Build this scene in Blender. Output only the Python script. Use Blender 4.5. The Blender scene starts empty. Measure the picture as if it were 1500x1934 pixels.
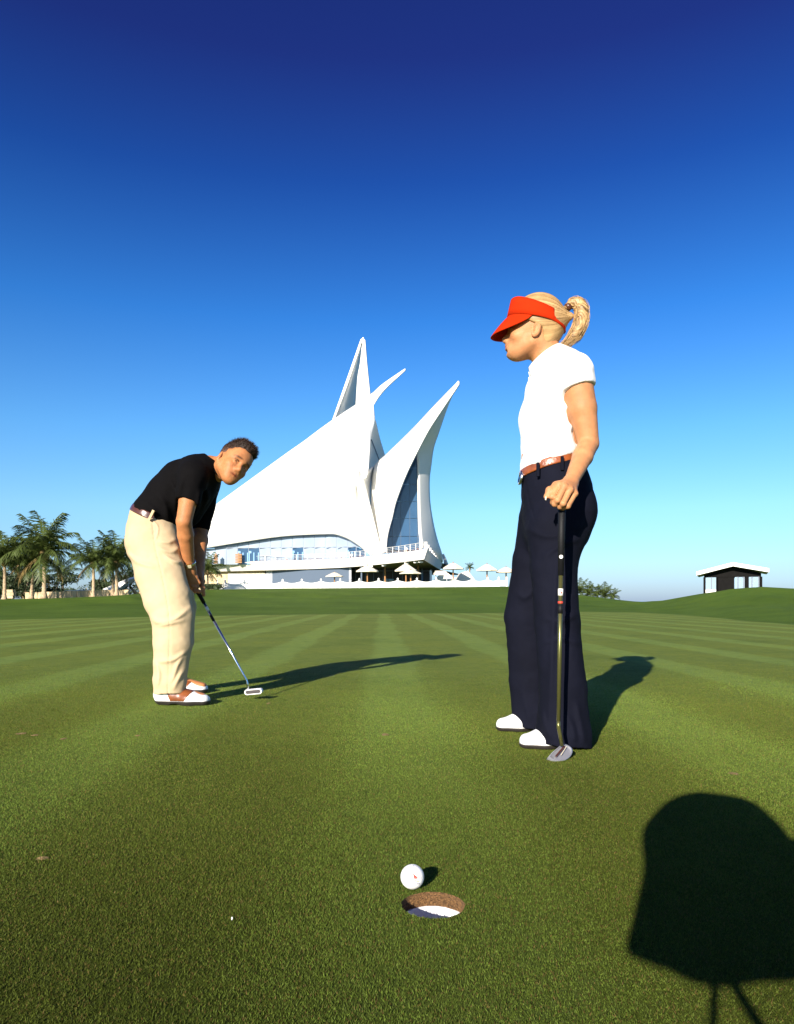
import bpy, bmesh, math, random
import numpy as np
from mathutils import Vector, Matrix, Quaternion
from mathutils.geometry import delaunay_2d_cdt

R = math.radians
SC = bpy.context.scene
COL = SC.collection
random.seed(7)
np.random.seed(7)

# ------------------------------------------------------------------ camera
CAM_H, FPX = 0.515, 1370.0           # lens height, focal length in photo pixels
cam_d = bpy.data.cameras.new('camera')
cam = bpy.data.objects.new('camera', cam_d)
COL.objects.link(cam)
cam.location = (0, 0, CAM_H)
cam.rotation_euler = (R(90), 0, 0)
cam_d.sensor_fit = 'AUTO'
cam_d.sensor_width = 36.0
cam_d.lens = FPX / 1934 * 36.0
cam_d.shift_y = 169.0 / 1934
cam_d.clip_start = 0.01
cam_d.clip_end = 20000
SC.camera = cam

# ------------------------------------------------------------------ sky + sun
SUN_AZ, SUN_EL = R(22.7), R(20.6)    # light travels towards +X,+Y (sun behind the lens, to the left)
SC.view_settings.view_transform = 'Standard'
SC.view_settings.look = 'None'
SC.view_settings.gamma = 1.0
SC.view_settings.use_curve_mapping = False
SC.view_settings.exposure = 1.1

world = bpy.data.worlds.new("World")
SC.world = world
world.use_nodes = True
wn, wl = world.node_tree.nodes, world.node_tree.links
wn.clear()
w_out = wn.new('ShaderNodeOutputWorld')
w_bg = wn.new('ShaderNodeBackground')
w_sky = wn.new('ShaderNodeTexSky')
w_sky.sky_type = 'NISHITA'
w_sky.sun_disc = False
w_sky.sun_elevation = SUN_EL
w_sky.sun_rotation = math.pi + SUN_AZ
w_sky.altitude = 0
w_sky.air_density = 1.0
w_sky.dust_density = 0.6
w_sky.ozone_density = 2.5
w_bg.inputs['Strength'].default_value = 0.085
# slide-film saturation of the sky: depends on elevation only, the same all round
w_tc = wn.new('ShaderNodeTexCoord')
w_sep = wn.new('ShaderNodeSeparateXYZ')
w_ramp = wn.new('ShaderNodeValToRGB')
w_mul = wn.new('ShaderNodeMix')
w_mul.data_type = 'RGBA'
w_mul.blend_type = 'MULTIPLY'
w_mul.inputs[0].default_value = 1.0
wl.new(w_tc.outputs['Generated'], w_sep.inputs[0])
wl.new(w_sep.outputs['Z'], w_ramp.inputs[0])
SKY = [(0.0, (0.46, 0.60, 1.04)), (0.05, (0.52, 0.70, 0.98)), (0.12, (0.53, 0.79, 1.0)), (0.22, (0.37, 0.74, 1.04)),
       (0.36, (0.15, 0.52, 0.98)), (0.50, (0.075, 0.25, 0.68)), (0.60, (0.09, 0.13, 0.46)), (0.8, (0.07, 0.10, 0.38))]
cr = w_ramp.color_ramp
while len(cr.elements) < len(SKY):
    cr.elements.new(0.5)
for e, (p, c) in zip(cr.elements, SKY):
    e.position = p
    e.color = (*c, 1)
wl.new(w_sky.outputs[0], w_mul.inputs[6])
wl.new(w_ramp.outputs[0], w_mul.inputs[7])
wl.new(w_mul.outputs[2], w_bg.inputs['Color'])
wl.new(w_bg.outputs[0], w_out.inputs[0])

sun_d = bpy.data.lights.new('sun', 'SUN')
sun_d.energy = 4.6
sun_d.angle = R(0.53)
sun_d.color = (1.0, 0.91, 0.78)
sun = bpy.data.objects.new('sun', sun_d)
COL.objects.link(sun)
LDIR = Vector((math.sin(SUN_AZ) * math.cos(SUN_EL), math.cos(SUN_AZ) * math.cos(SUN_EL), -math.sin(SUN_EL)))
sun.rotation_euler = LDIR.to_track_quat('-Z', 'Y').to_euler()
sun.location = (-5, -12, 8)


# ------------------------------------------------------------------ helpers
def P(px, py, d):
    """a point of the place that stands d metres in front of the lens and is seen at photo pixel (px, py)"""
    return Vector(((px - 750.0) / FPX * d, d, CAM_H - (py - 1136.0) / FPX * d))


def tag(o, label=None, cat=None, group=None, kind=None):
    if label: o['label'] = label
    if cat: o['category'] = cat
    if group: o['group'] = group
    if kind: o['kind'] = kind
    return o


def empty(name, loc=(0, 0, 0), rz=0.0):
    o = bpy.data.objects.new(name, None)
    o.location = loc
    o.rotation_euler = (0, 0, rz)
    o.empty_display_size = 0.1
    COL.objects.link(o)
    return o


def wm(o):
    m = o.matrix_parent_inverse @ o.matrix_basis
    return wm(o.parent) @ m if o.parent else o.matrix_basis.copy()


def link(name, me, mat=None, parent=None, smooth=False):
    if mat is not None and len(me.materials) == 0:
        for m in (mat if isinstance(mat, (list, tuple)) else [mat]):
            me.materials.append(m)
    if smooth and len(me.polygons):
        me.polygons.foreach_set('use_smooth', np.ones(len(me.polygons), dtype=bool))
    o = bpy.data.objects.new(name, me)
    COL.objects.link(o)
    if parent is not None:
        o.parent = parent
        o.matrix_parent_inverse = wm(parent).inverted()
    return o


def mesh_np(name, verts, faces):
    """faces: (M,k) int array with constant k"""
    verts = np.asarray(verts, dtype=np.float32)
    faces = np.asarray(faces, dtype=np.int32)
    me = bpy.data.meshes.new(name)
    n, (m, k) = len(verts), faces.shape
    me.vertices.add(n)
    me.vertices.foreach_set('co', verts.ravel())
    me.loops.add(m * k)
    me.loops.foreach_set('vertex_index', faces.ravel())
    me.polygons.add(m)
    me.polygons.foreach_set('loop_start', np.arange(0, m * k, k, dtype=np.int32))
    me.update(calc_edges=True)
    me.validate()
    return me


def point_color(me, name, rgb):
    a = me.attributes.new(name, 'FLOAT_COLOR', 'POINT')
    c = np.ones((len(me.vertices), 4), dtype=np.float32)
    c[:, :3] = rgb
    a.data.foreach_set('color', c.ravel())


class MB:
    """collects shapes and links them as ONE mesh"""
    def __init__(self):
        self.v, self.f = [], []

    def add(self, vs, fs):
        n = len(self.v)
        self.v += [tuple(v) for v in vs]
        self.f += [tuple(i + n for i in f) for f in fs]
        return self

    def box(self, c, s, rot=None):
        c = Vector(c)
        vs = []
        for z in (-.5, .5):
            for x, y in ((-.5, -.5), (.5, -.5), (.5, .5), (-.5, .5)):
                p = Vector((x * s[0], y * s[1], z * s[2]))
                if rot is not None: p = rot @ p
                vs.append(c + p)
        return self.add(vs, [(3, 2, 1, 0), (4, 5, 6, 7), (0, 1, 5, 4), (1, 2, 6, 5), (2, 3, 7, 6), (3, 0, 4, 7)])

    def tube(self, pts, radii, n=10, cap=True, squash=None):
        pts = [Vector(p) for p in pts]
        if not isinstance(radii, (list, tuple)): radii = [radii] * len(pts)
        base, up = len(self.v), None
        for i, p in enumerate(pts):
            t = (pts[min(i + 1, len(pts) - 1)] - pts[max(i - 1, 0)]).normalized()
            if up is None:
                up = Vector((0, 0, 1)) if abs(t.z) < .9 else Vector((1, 0, 0))
            a = t.cross(up).normalized()
            b = a.cross(t).normalized()
            up = b
            for k in range(n):
                w = 2 * math.pi * k / n
                self.v.append(tuple(p + (a * math.cos(w) + b * math.sin(w) * (squash or 1)) * radii[i]))
        for i in range(len(pts) - 1):
            for k in range(n):
                k2 = (k + 1) % n
                q = base + i * n
                self.f.append((q + k, q + k2, q + n + k2, q + n + k))
        if cap:
            self.f.append(tuple(base + k for k in reversed(range(n))))
            q = base + (len(pts) - 1) * n
            self.f.append(tuple(q + k for k in range(n)))
        return self

    def lathe(self, c, prof, n=24):
        c = Vector(c)
        base = len(self.v)
        for r, z in prof:
            for k in range(n):
                w = 2 * math.pi * k / n
                self.v.append((c.x + r * math.cos(w), c.y + r * math.sin(w), c.z + z))
        for i in range(len(prof) - 1):
            for k in range(n):
                k2 = (k + 1) % n
                q = base + i * n
                self.f.append((q + k, q + k2, q + n + k2, q + n + k))
        return self

    def prism(self, poly, thick):
        """flat polygon (list of points) pushed out by the vector thick"""
        n = len(poly)
        t = Vector(thick)
        vs = [Vector(p) for p in poly] + [Vector(p) + t for p in poly]
        fs = [tuple(reversed(range(n))), tuple(range(n, 2 * n))]
        fs += [(i, (i + 1) % n, n + (i + 1) % n, n + i) for i in range(n)]
        return self.add(vs, fs)

    def build(self, name, mat, parent=None, smooth=False, fix=True):
        me = bpy.data.meshes.new(name)
        me.from_pydata(self.v, [], self.f)
        if fix:
            bm = bmesh.new()
            bm.from_mesh(me)
            bmesh.ops.recalc_face_normals(bm, faces=bm.faces)
            bm.to_mesh(me)
            bm.free()
        me.update()
        return link(name, me, mat, parent, smooth)


def autosmooth(o, deg=40):
    me = o.data
    me.polygons.foreach_set('use_smooth', np.ones(len(me.polygons), dtype=bool))
    me.set_sharp_from_angle(angle=R(deg))
    return o


def add_mod_solid(o, t, offset=-1.0):
    m = o.modifiers.new('thickness', 'SOLIDIFY')
    m.thickness = t
    m.offset = offset
    return o


# ------------------------------------------------------------------ materials
def mat(name, col, rough=0.6, var=0.0, vscale=8.0, bump=0.0, bscale=60.0, metal=0.0, spec=0.5, attr=None,
        col2=None, sss=0.0, coat=0.0, trans=0.0, stretch=None, sheen=0.0):
    m = bpy.data.materials.new(name)
    m.use_nodes = True
    nt = m.node_tree
    b = nt.nodes['Principled BSDF']
    b.inputs['Roughness'].default_value = rough
    b.inputs['Metallic'].default_value = metal
    b.inputs['Specular IOR Level'].default_value = spec
    if sss:
        b.inputs['Subsurface Weight'].default_value = sss
        b.inputs['Subsurface Radius'].default_value = (0.010, 0.004, 0.002)
        b.inputs['Subsurface Scale'].default_value = 0.6
    if coat: b.inputs['Coat Weight'].default_value = coat
    if sheen: b.inputs['Sheen Weight'].default_value = sheen
    b.inputs['Base Color'].default_value = (*col, 1)
    tc = nt.nodes.new('ShaderNodeTexCoord')
    vec = tc.outputs['Object']
    if stretch:
        mp = nt.nodes.new('ShaderNodeMapping')
        mp.inputs['Scale'].default_value = stretch
        nt.links.new(vec, mp.inputs[0])
        vec = mp.outputs[0]
    src = None
    if var > 0 or col2:
        nz = nt.nodes.new('ShaderNodeTexNoise')
        nz.inputs['Scale'].default_value = vscale
        nz.inputs['Detail'].default_value = 6
        nt.links.new(vec, nz.inputs['Vector'])
        rp = nt.nodes.new('ShaderNodeValToRGB')
        rp.color_ramp.elements[0].position = .3
        rp.color_ramp.elements[1].position = .7
        c2 = col2 or tuple(min(1, c * (1 + var)) for c in col)
        c1 = col if col2 else tuple(c * (1 - var) for c in col)
        rp.color_ramp.elements[0].color = (*c1, 1)
        rp.color_ramp.elements[1].color = (*c2, 1)
        nt.links.new(nz.outputs['Fac'], rp.inputs[0])
        src = rp.outputs[0]
    if attr:
        at = nt.nodes.new('ShaderNodeAttribute')
        at.attribute_name = attr
        mx = nt.nodes.new('ShaderNodeMix')
        mx.data_type = 'RGBA'
        mx.blend_type = 'MULTIPLY'
        mx.inputs[0].default_value = 1
        if src is not None: nt.links.new(src, mx.inputs[6])
        else: mx.inputs[6].default_value = (*col, 1)
        nt.links.new(at.outputs['Color'], mx.inputs[7])
        src = mx.outputs[2]
    if src is not None:
        nt.links.new(src, b.inputs['Base Color'])
    if bump > 0:
        nb = nt.nodes.new('ShaderNodeTexNoise')
        nb.inputs['Scale'].default_value = bscale
        nb.inputs['Detail'].default_value = 5
        nt.links.new(vec, nb.inputs['Vector'])
        bp = nt.nodes.new('ShaderNodeBump')
        bp.inputs['Strength'].default_value = min(1, bump * 10)
        bp.inputs['Distance'].default_value = bump * 0.1
        nt.links.new(nb.outputs['Fac'], bp.inputs['Height'])
        nt.links.new(bp.outputs[0], b.inputs['Normal'])
    if trans:
        tr = nt.nodes.new('ShaderNodeBsdfTranslucent')
        tr.inputs[0].default_value = (*[min(1, c * 1.6) for c in col], 1)
        ms = nt.nodes.new('ShaderNodeMixShader')
        ms.inputs[0].default_value = trans
        nt.links.new(b.outputs[0], ms.inputs[1])
        nt.links.new(tr.outputs[0], ms.inputs[2])
        if src is not None: nt.links.new(src, tr.inputs[0])
        nt.links.new(ms.outputs[0], nt.nodes['Material Output'].inputs[0])
    return m


M = dict(
    sail=mat('white_sail_cladding', (.80, .79, .75), .55, .03, .15),
    render=mat('white_render', (.76, .72, .66), .7, .04, .4),
    slab=mat('pale_concrete', (.74, .69, .63), .7, .04, .5),
    soffit=mat('soffit', (.16, .12, .10), .8),
    stone=mat('stone_wall', (.52, .40, .24), .85, .35, 1.6, .03, 2.5),
    panel=mat('grey_panel', (.50, .50, .53), .4, .05, .4),
    dark=mat('dark_recess', (.018, .018, .020), .5),
    frame=mat('mullion', (.10, .13, .18), .4),
    gframe=mat('grey_mullion', (.20, .23, .29), .5),
    wframe=mat('white_frame', (.78, .77, .74), .5, .02, 2),
    glass=mat('blue_glass', (.030, .075, .150), .10, .12, .35, spec=.5),
    glass2=mat('pale_glass', (.29, .35, .44), .15, .14, .25, spec=.6),
    bluedoor=mat('blue_frame', (.16, .34, .55), .4),
    white=mat('white_paint', (.80, .78, .74), .55, .03, 3),
    canvas=mat('cream_canvas', (.74, .66, .52), .8, .05, 3),
    wood=mat('teak', (.36, .17, .06), .6, .25, 12),
    rail=mat('rail_metal', (.62, .62, .62), .35, metal=.3),
    roofw=mat('white_roof', (.80, .78, .74), .5, .02, 3),
    hutdark=mat('shaded_dark_timber', (.006, .0055, .0055), .8, .2, 4, spec=.1),  # dark timber, with the shade on the hut front put into its near black
    hutglass=mat('hut_glass', (.22, .32, .42), .08, spec=.6),
    bark=mat('palm_bark', (.40, .29, .18), .9, .35, 9, .06, 25),
    frond=mat('palm_frond', (.072, .100, .020), .55, .35, 4, trans=.22),
    dryfrond=mat('dry_palm_frond', (.22, .15, .05), .7, .3, 4, trans=.15),
    leafd=mat('dark_leaf', (.030, .048, .014), .6, .4, 1.2, trans=.15),
    hedge=mat('hedge_leaf', (.045, .070, .022), .6, .35, 3, trans=.15),
    flower=mat('flowers', (.42, .09, .07), .7, col2=(.10, .12, .04), vscale=9),
    metal=mat('steel', (.62, .62, .63), .22, .05, 30, metal=1.0),
    satin=mat('satin_steel', (.36, .36, .39), .34, .06, 40, metal=.55),
    chrome=mat('chrome_shaft', (.78, .80, .82), .12, metal=1.0),
    grip=mat('rubber_grip', (.006, .006, .007), .6, spec=.25, bump=.02, bscale=300),
    skin_w=mat('skin_woman', (.46, .205, .088), .58, .13, 34, .03, 160, attr='tint', sss=.12, spec=.32),
    skin_m=mat('skin_man', (.42, .168, .064), .58, .14, 34, .03, 160, attr='tint', sss=.12, spec=.32),
    polo_w=mat('white_pique', (.80, .78, .76), .8, .02, 9, .02, 500, sheen=.2),
    polo_b=mat('black_knit', (.0032, .0028, .0032), .9, .2, 9, .03, 420, spec=.08),
    navy=mat('navy_cloth', (.0040, .0046, .0105), .85, .25, 5, .03, 520, spec=.10),
    khaki=mat('khaki_twill', (.50, .38, .23), .8, .07, 7, .03, 420, spec=.3),
    belt_t=mat('tan_leather', (.25, .065, .018), .3, .3, 30, .04, 110, coat=.3),
    belt_b=mat('brown_leather', (.075, .025, .014), .28, .2, 30, .02, 120, coat=.3),
    gold=mat('gold', (.75, .55, .24), .25, metal=1.0),
    visor=mat('red_cotton', (.43, .022, .002), .9, spec=.08, var=.05, vscale=20, bump=.03, bscale=420),
    shoe_w=mat('white_leather', (.80, .79, .77), .4, .03, 20, .015, 150),
    shoe_t=mat('tan_saddle', (.19, .055, .016), .35, .25, 20, .02, 150),
    sole=mat('dark_sole', (.025, .020, .018), .6),
    cream=mat('cream_trim', (.60, .52, .36), .5),
    hair_b=mat('blond_hair', (.47, .29, .125), .5, .12, 40, attr='tint', spec=.35),
    hair_d=mat('dark_hair', (.022, .012, .008), .65, .3, 90, attr='tint', spec=.2),
    eye=mat('eye_white', (.42, .36, .32), .3),
    iris=mat('iris', (.035, .022, .014), .15),
    ball=mat('ball_cover', (.82, .81, .79), .28, coat=.4),
    red=mat('red_print', (.55, .05, .03), .5),
    yellow=mat('yellow_print', (.60, .42, .10), .5),
    grey=mat('grey_print', (.25, .27, .32), .5),
    soil=mat('cut_soil', (.30, .155, .055), .95, .55, 260, .25, 420),
    liner=mat('cup_liner', (.78, .79, .82), .45),
    cloth=mat('black_cloth', (.008, .008, .008), .9),
)

# ------------------------------------------------------------------ ground
def smooth(t):
    t = np.clip(t, 0, 1)
    return t * t * (3 - 2 * t)


EDGE = np.array([(-600, 17.5), (0, 20.5), (200, 23), (390, 26), (600, 29), (900, 32), (1100, 36), (1200, 34), (1300, 26.5),
                 (1400, 19.5), (1500, 16), (1700, 15), (2200, 17.5)], float)          # where the mown green ends
CREST = np.array([(-600, 1128, 52), (0, 1132, 60), (100, 1130, 61), (200, 1126, 62), (250, 1122.5, 64), (330, 1116, 80), (400, 1113.5, 96),
                  (600, 1111.5, 98), (950, 1108, 98), (1020, 1109, 95), (1090, 1123, 84), (1150, 1131, 76), (1215, 1137.6, 68),
                  (1250, 1134.5, 58), (1320, 1122, 50), (1380, 1113.5, 46), (1440, 1109.5, 44), (1500, 1112, 44),
                  (1650, 1116, 46), (2200, 1128, 52)], float)                        # top of the rise behind it
AZ_LIM = R(50)


def ground_tables(az):
    az = np.clip(az, -AZ_LIM, AZ_LIM)
    px = 750 + FPX * np.tan(az)
    px = np.clip(px, -600, 2200)
    c = np.cos(az)
    de = np.interp(px, EDGE[:, 0], EDGE[:, 1])
    dc = np.interp(px, CREST[:, 0], CREST[:, 2])
    pyc = np.interp(px, CREST[:, 0], CREST[:, 1])
    zc = CAM_H - (pyc - 1136) / FPX * dc
    return de / c, dc / c, zc


def vnoise2(x, y):
    return (np.sin(x * .31 + 1.3 * np.sin(y * .23)) + np.sin(y * .41 + 1.7 * np.sin(x * .19 + 1)) + .5 * np.sin(x * .9 + y * .7)) / 2.5


def ground_z(x, y):
    x, y = np.asarray(x, float), np.asarray(y, float)
    az, r = np.arctan2(x, y), np.hypot(x, y)
    re, rc, zc = ground_tables(az)
    t = (r - re) / (rc - re)
    s = np.where(t < .45, .30 * smooth(t / .45), .30 + .70 * smooth((t - .45) / .55))
    z = zc * s + (.07 + .09 * smooth(t * 2)) * vnoise2(x * 1.1, y * .9) * smooth(t * 3) * smooth((1 - t) * 5)
    z = np.where(r < re, 0, z)
    z = np.where(r > rc, zc, z)
    fall = smooth((r - 190) / 110)
    return z * (1 - fall) - 2.5 * fall


HOLE = (0.0612, 1.2325)
HOLE_R = 0.054


def grass_nodes(name, light, dark, tip, stripes, thatch_falloff):
    m = bpy.data.materials.new(name)
    m.use_nodes = True
    nt = m.node_tree
    N, L = nt.nodes, nt.links
    b = N['Principled BSDF']
    b.inputs['Roughness'].default_value = .85
    b.inputs['Specular IOR Level'].default_value = .04
    tc = N.new('ShaderNodeTexCoord')
    sp = N.new('ShaderNodeSeparateXYZ')
    L.new(tc.outputs['Object'], sp.inputs[0])

    def math_(op, a, b_=None, c_=None):
        n = N.new('ShaderNodeMath')
        n.operation = op
        for i, v in enumerate((a, b_, c_)):
            if v is None: continue
            if isinstance(v, (int, float)): n.inputs[i].default_value = v
            else: L.new(v, n.inputs[i])
        return n.outputs[0]

    def noise(scale, detail=4, vec=None, rough=.6):
        n = N.new('ShaderNodeTexNoise')
        n.inputs['Scale'].default_value = scale
        n.inputs['Detail'].default_value = detail
        n.inputs['Roughness'].default_value = rough
        L.new(vec or tc.outputs['Object'], n.inputs['Vector'])
        return n.outputs['Fac']

    def mix(f, a, b_, mode='MIX'):
        n = N.new('ShaderNodeMix')
        n.data_type = 'RGBA'
        n.blend_type = mode
        for i, v in ((0, f), (6, a), (7, b_)):
            if isinstance(v, (int, float)): n.inputs[i].default_value = v
            elif isinstance(v, tuple): n.inputs[i].default_value = (*v, 1)
            else: L.new(v, n.inputs[i])
        return n.outputs[2]

    def ramp(v, stops):
        n = N.new('ShaderNodeValToRGB')
        e = n.color_ramp.elements
        while len(e) < len(stops): e.new(.5)
        for q, (p, c) in zip(e, stops):
            q.position = p
            q.color = (*c, 1) if isinstance(c, tuple) else (c, c, c, 1)
        L.new(v, n.inputs[0])
        return n.outputs[0]

    if stripes:      # mower passes 0.56 m wide, straight, the grass lying alternately to and fro
        wob = math_('MULTIPLY', math_('SUBTRACT', noise(.35, 2), .5), .35)
        xs = math_('ADD', math_('ADD', sp.outputs['X'], math_('MULTIPLY', sp.outputs['Y'], .0219)), wob)
        w = math_('SINE', math_('MULTIPLY', math_('ADD', xs, .185), math.pi / .56))
        edge = math_('MULTIPLY', math_('SUBTRACT', noise(22, 3), .5), .9)
        f = ramp(math_('ADD', w, edge), [(0.30, 0.0), (0.70, 1.0)])
        f = math_('MULTIPLY', f, math_('ADD', .55, math_('MULTIPLY', noise(.5, 3), .9)))
        base = mix(f, dark, light)
    else:
        base = mix(ramp(noise(.12, 5), [(.35, 0.0), (.65, 1.0)]), dark, light)
    big = ramp(noise(.9, 5), [(.3, (.80, .84, .78)), (.5, (1., 1., 1.)), (.72, (1.14, 1.07, .92))])
    base = mix(1., base, big, 'MULTIPLY')
    mid = ramp(noise(9, 6, rough=.7), [(.3, (.78, .82, .74)), (.5, (1., 1., 1.)), (.72, (1.2, 1.12, .95))])
    base = mix(1., base, mid, 'MULTIPLY')
    fine = noise(260, 4, rough=.8)
    base = mix(1., base, ramp(fine, [(.25, (.45, .48, .40)), (.5, (1., 1., 1.)), (.75, (1.5, 1.45, 1.2))]), 'MULTIPLY')
    spk = ramp(noise(170, 2), [(.66, 0.0), (.74, 1.0)])
    base = mix(math_('MULTIPLY', spk, .55), base, tip)
    if thatch_falloff:   # thatchy turf, with lens falloff painted in as darkening towards the lens
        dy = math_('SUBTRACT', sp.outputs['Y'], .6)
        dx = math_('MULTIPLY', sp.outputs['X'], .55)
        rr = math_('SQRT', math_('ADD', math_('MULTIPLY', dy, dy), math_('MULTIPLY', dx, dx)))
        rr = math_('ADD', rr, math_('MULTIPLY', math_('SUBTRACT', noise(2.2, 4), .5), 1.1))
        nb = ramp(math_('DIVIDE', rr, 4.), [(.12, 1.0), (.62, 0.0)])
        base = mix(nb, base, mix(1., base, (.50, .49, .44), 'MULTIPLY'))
    L.new(base, b.inputs['Base Color'])
    bp = N.new('ShaderNodeBump')
    bp.inputs['Strength'].default_value = .9
    bp.inputs['Distance'].default_value = .006 if stripes else .03
    L.new(math_('ADD', math_('MULTIPLY', noise(120 if stripes else 22, 5, rough=.8), .7), math_('MULTIPLY', fine, .5)), bp.inputs['Height'])
    L.new(bp.outputs[0], b.inputs['Normal'])
    return m


m_green = grass_nodes('mown_green', (.172, .238, .053), (.142, .186, .036), (.26, .22, .09), True, True)
m_rough = grass_nodes('rough_grass', (.096, .158, .022), (.066, .114, .014), (.16, .17, .06), False, False)


def build_ground():
    # front sector finely divided, the rest coarse
    az = np.concatenate([np.linspace(-math.pi, -R(40), 36)[:-1], np.linspace(-R(40), R(40), 230), np.linspace(R(40), math.pi, 36)[1:-1]])
    na = len(az)
    re, rc, zc = ground_tables(az)
    rings = [np.full(na, 3.0)]
    for t in np.linspace(0, 1, 14)[1:]: rings.append(3 + (re - 3) * t ** 1.3)
    n_green = len(rings) - 1
    for t in np.linspace(0, 1, 46)[1:]: rings.append(re + (rc - re) * t)
    for rr in (1, 4, 10, 25, 60): rings.append(rc + rr)
    for rr in (170, 190, 220, 260, 300, 320): rings.append(np.full(na, float(rr)))
    rad = np.array(rings)
    X, Y = rad * np.sin(az), rad * np.cos(az)
    Z = ground_z(X, Y)
    Z[:n_green + 1] = 0
    vs = np.stack([X, Y, Z], -1).reshape(-1, 3)
    i, j = np.meshgrid(np.arange(len(rings) - 1), np.arange(na), indexing='ij')
    j2 = (j + 1) % na
    fs = np.stack([i * na + j2, i * na + j, (i + 1) * na + j, (i + 1) * na + j2], -1)[..., ::-1].reshape(-1, 4)
    # inner disc with the real hole
    pts = [(x, y) for x, y in vs[:na, :2]]
    edges = [(k, (k + 1) % na) for k in range(na)]
    n0 = len(pts)
    nh = 96
    for k in range(nh):
        w = 2 * math.pi * k / nh
        rr = HOLE_R * (1 + .006 * math.sin(5 * w) + .008 * math.sin(11 * w + 1) + .004 * random.uniform(-1, 1))
        pts.append((HOLE[0] + rr * math.cos(w), HOLE[1] + rr * math.sin(w)))
        edges.append((n0 + k, n0 + (k + 1) % nh))
    for x in np.arange(-2.8, 2.81, .2):
        for y in np.arange(-2.8, 2.81, .2):
            if math.hypot(x, y) < 2.9 and math.hypot(x - HOLE[0], y - HOLE[1]) > .1: pts.append((x, y))
    rim = pts[n0:n0 + nh]
    v2, _, f2, *_ = delaunay_2d_cdt([Vector(p) for p in pts], edges, [], 0, 1e-6)
    tri = []
    for f in f2:
        if any(math.hypot(v2[k].x - HOLE[0], v2[k].y - HOLE[1]) > HOLE_R * 1.05 for k in f): tri.append(tuple(f))
    v_in = [(p.x, p.y, 0) for p in v2]
    green_f = fs[:n_green * na]
    n_out = len(vs)
    mb = MB()
    mb.add(vs[:(n_green + 1) * na], green_f)
    mb.add(v_in, tri)
    me = bpy.data.meshes.new('putting_green')
    me.from_pydata(mb.v, [], mb.f)
    bm = bmesh.new()
    bm.from_mesh(me)
    bmesh.ops.remove_doubles(bm, verts=bm.verts, dist=1e-4)
    bmesh.ops.recalc_face_normals(bm, faces=bm.faces)
    if sum(f.normal.z for f in bm.faces) < 0: bmesh.ops.reverse_faces(bm, faces=bm.faces)
    bm.to_mesh(me)
    bm.free()
    g = link('putting_green', me, m_green, smooth=True)
    tag(g, 'smooth mown putting green with alternating mower stripes', kind='structure')
    me = mesh_np('fairway_rough', vs[n_green * na:], fs[n_green * na:] - n_green * na)
    r = link('fairway_rough', me, m_rough, smooth=True)
    if me.polygons[10].normal.z < 0: me.flip_normals()
    tag(r, 'longer dark green grass rising behind the putting green', kind='structure')
    sea = MB().lathe((0, 0, -.9), [(150, 0), (400, 0), (2000, 0), (9000, 0)], 64).build('sea', mat('sea_water', (.10, .20, .32), .25), None)
    if sea.data.polygons[0].normal.z < 0: sea.data.flip_normals()
    tag(sea, 'pale blue water on the horizon', kind='structure')
    return rim


rim = build_ground()

# cup in the hole
hole = empty('golf_hole', (HOLE[0], HOLE[1], 0))
tag(hole, 'open golf hole with brown soil rim and white cup, just in front of the ball', 'golf hole')
mb = MB()
levels = [(0, 0.0), (.0005, -.006), (.0012, -.013), (.0006, -.020), (.0010, -.0265)]
nh = len(rim)
vs, fs = [], []
for off, z in levels:
    for k, (x, y) in enumerate(rim):
        dx, dy = x - HOLE[0], y - HOLE[1]
        s = 1 + (off + (0 if z == 0 else random.uniform(0, .0014))) / HOLE_R
        vs.append((HOLE[0] + dx * s, HOLE[1] + dy * s, z))
for i in range(len(levels) - 1):
    for k in range(nh):
        k2 = (k + 1) % nh
        fs.append((i * nh + k, i * nh + k2, (i + 1) * nh + k2, (i + 1) * nh + k))
mb.add(vs, fs).build('soil_wall', M['soil'], hole, True, fix=False)
o = MB().lathe((HOLE[0], HOLE[1], 0), [(.0580, -.0255), (.0530, -.0255), (.0526, -.030), (.0520, -.125), (.0, -.125)], 64).build('cup_liner', M['liner'], hole)
autosmooth(o, 40)


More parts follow.
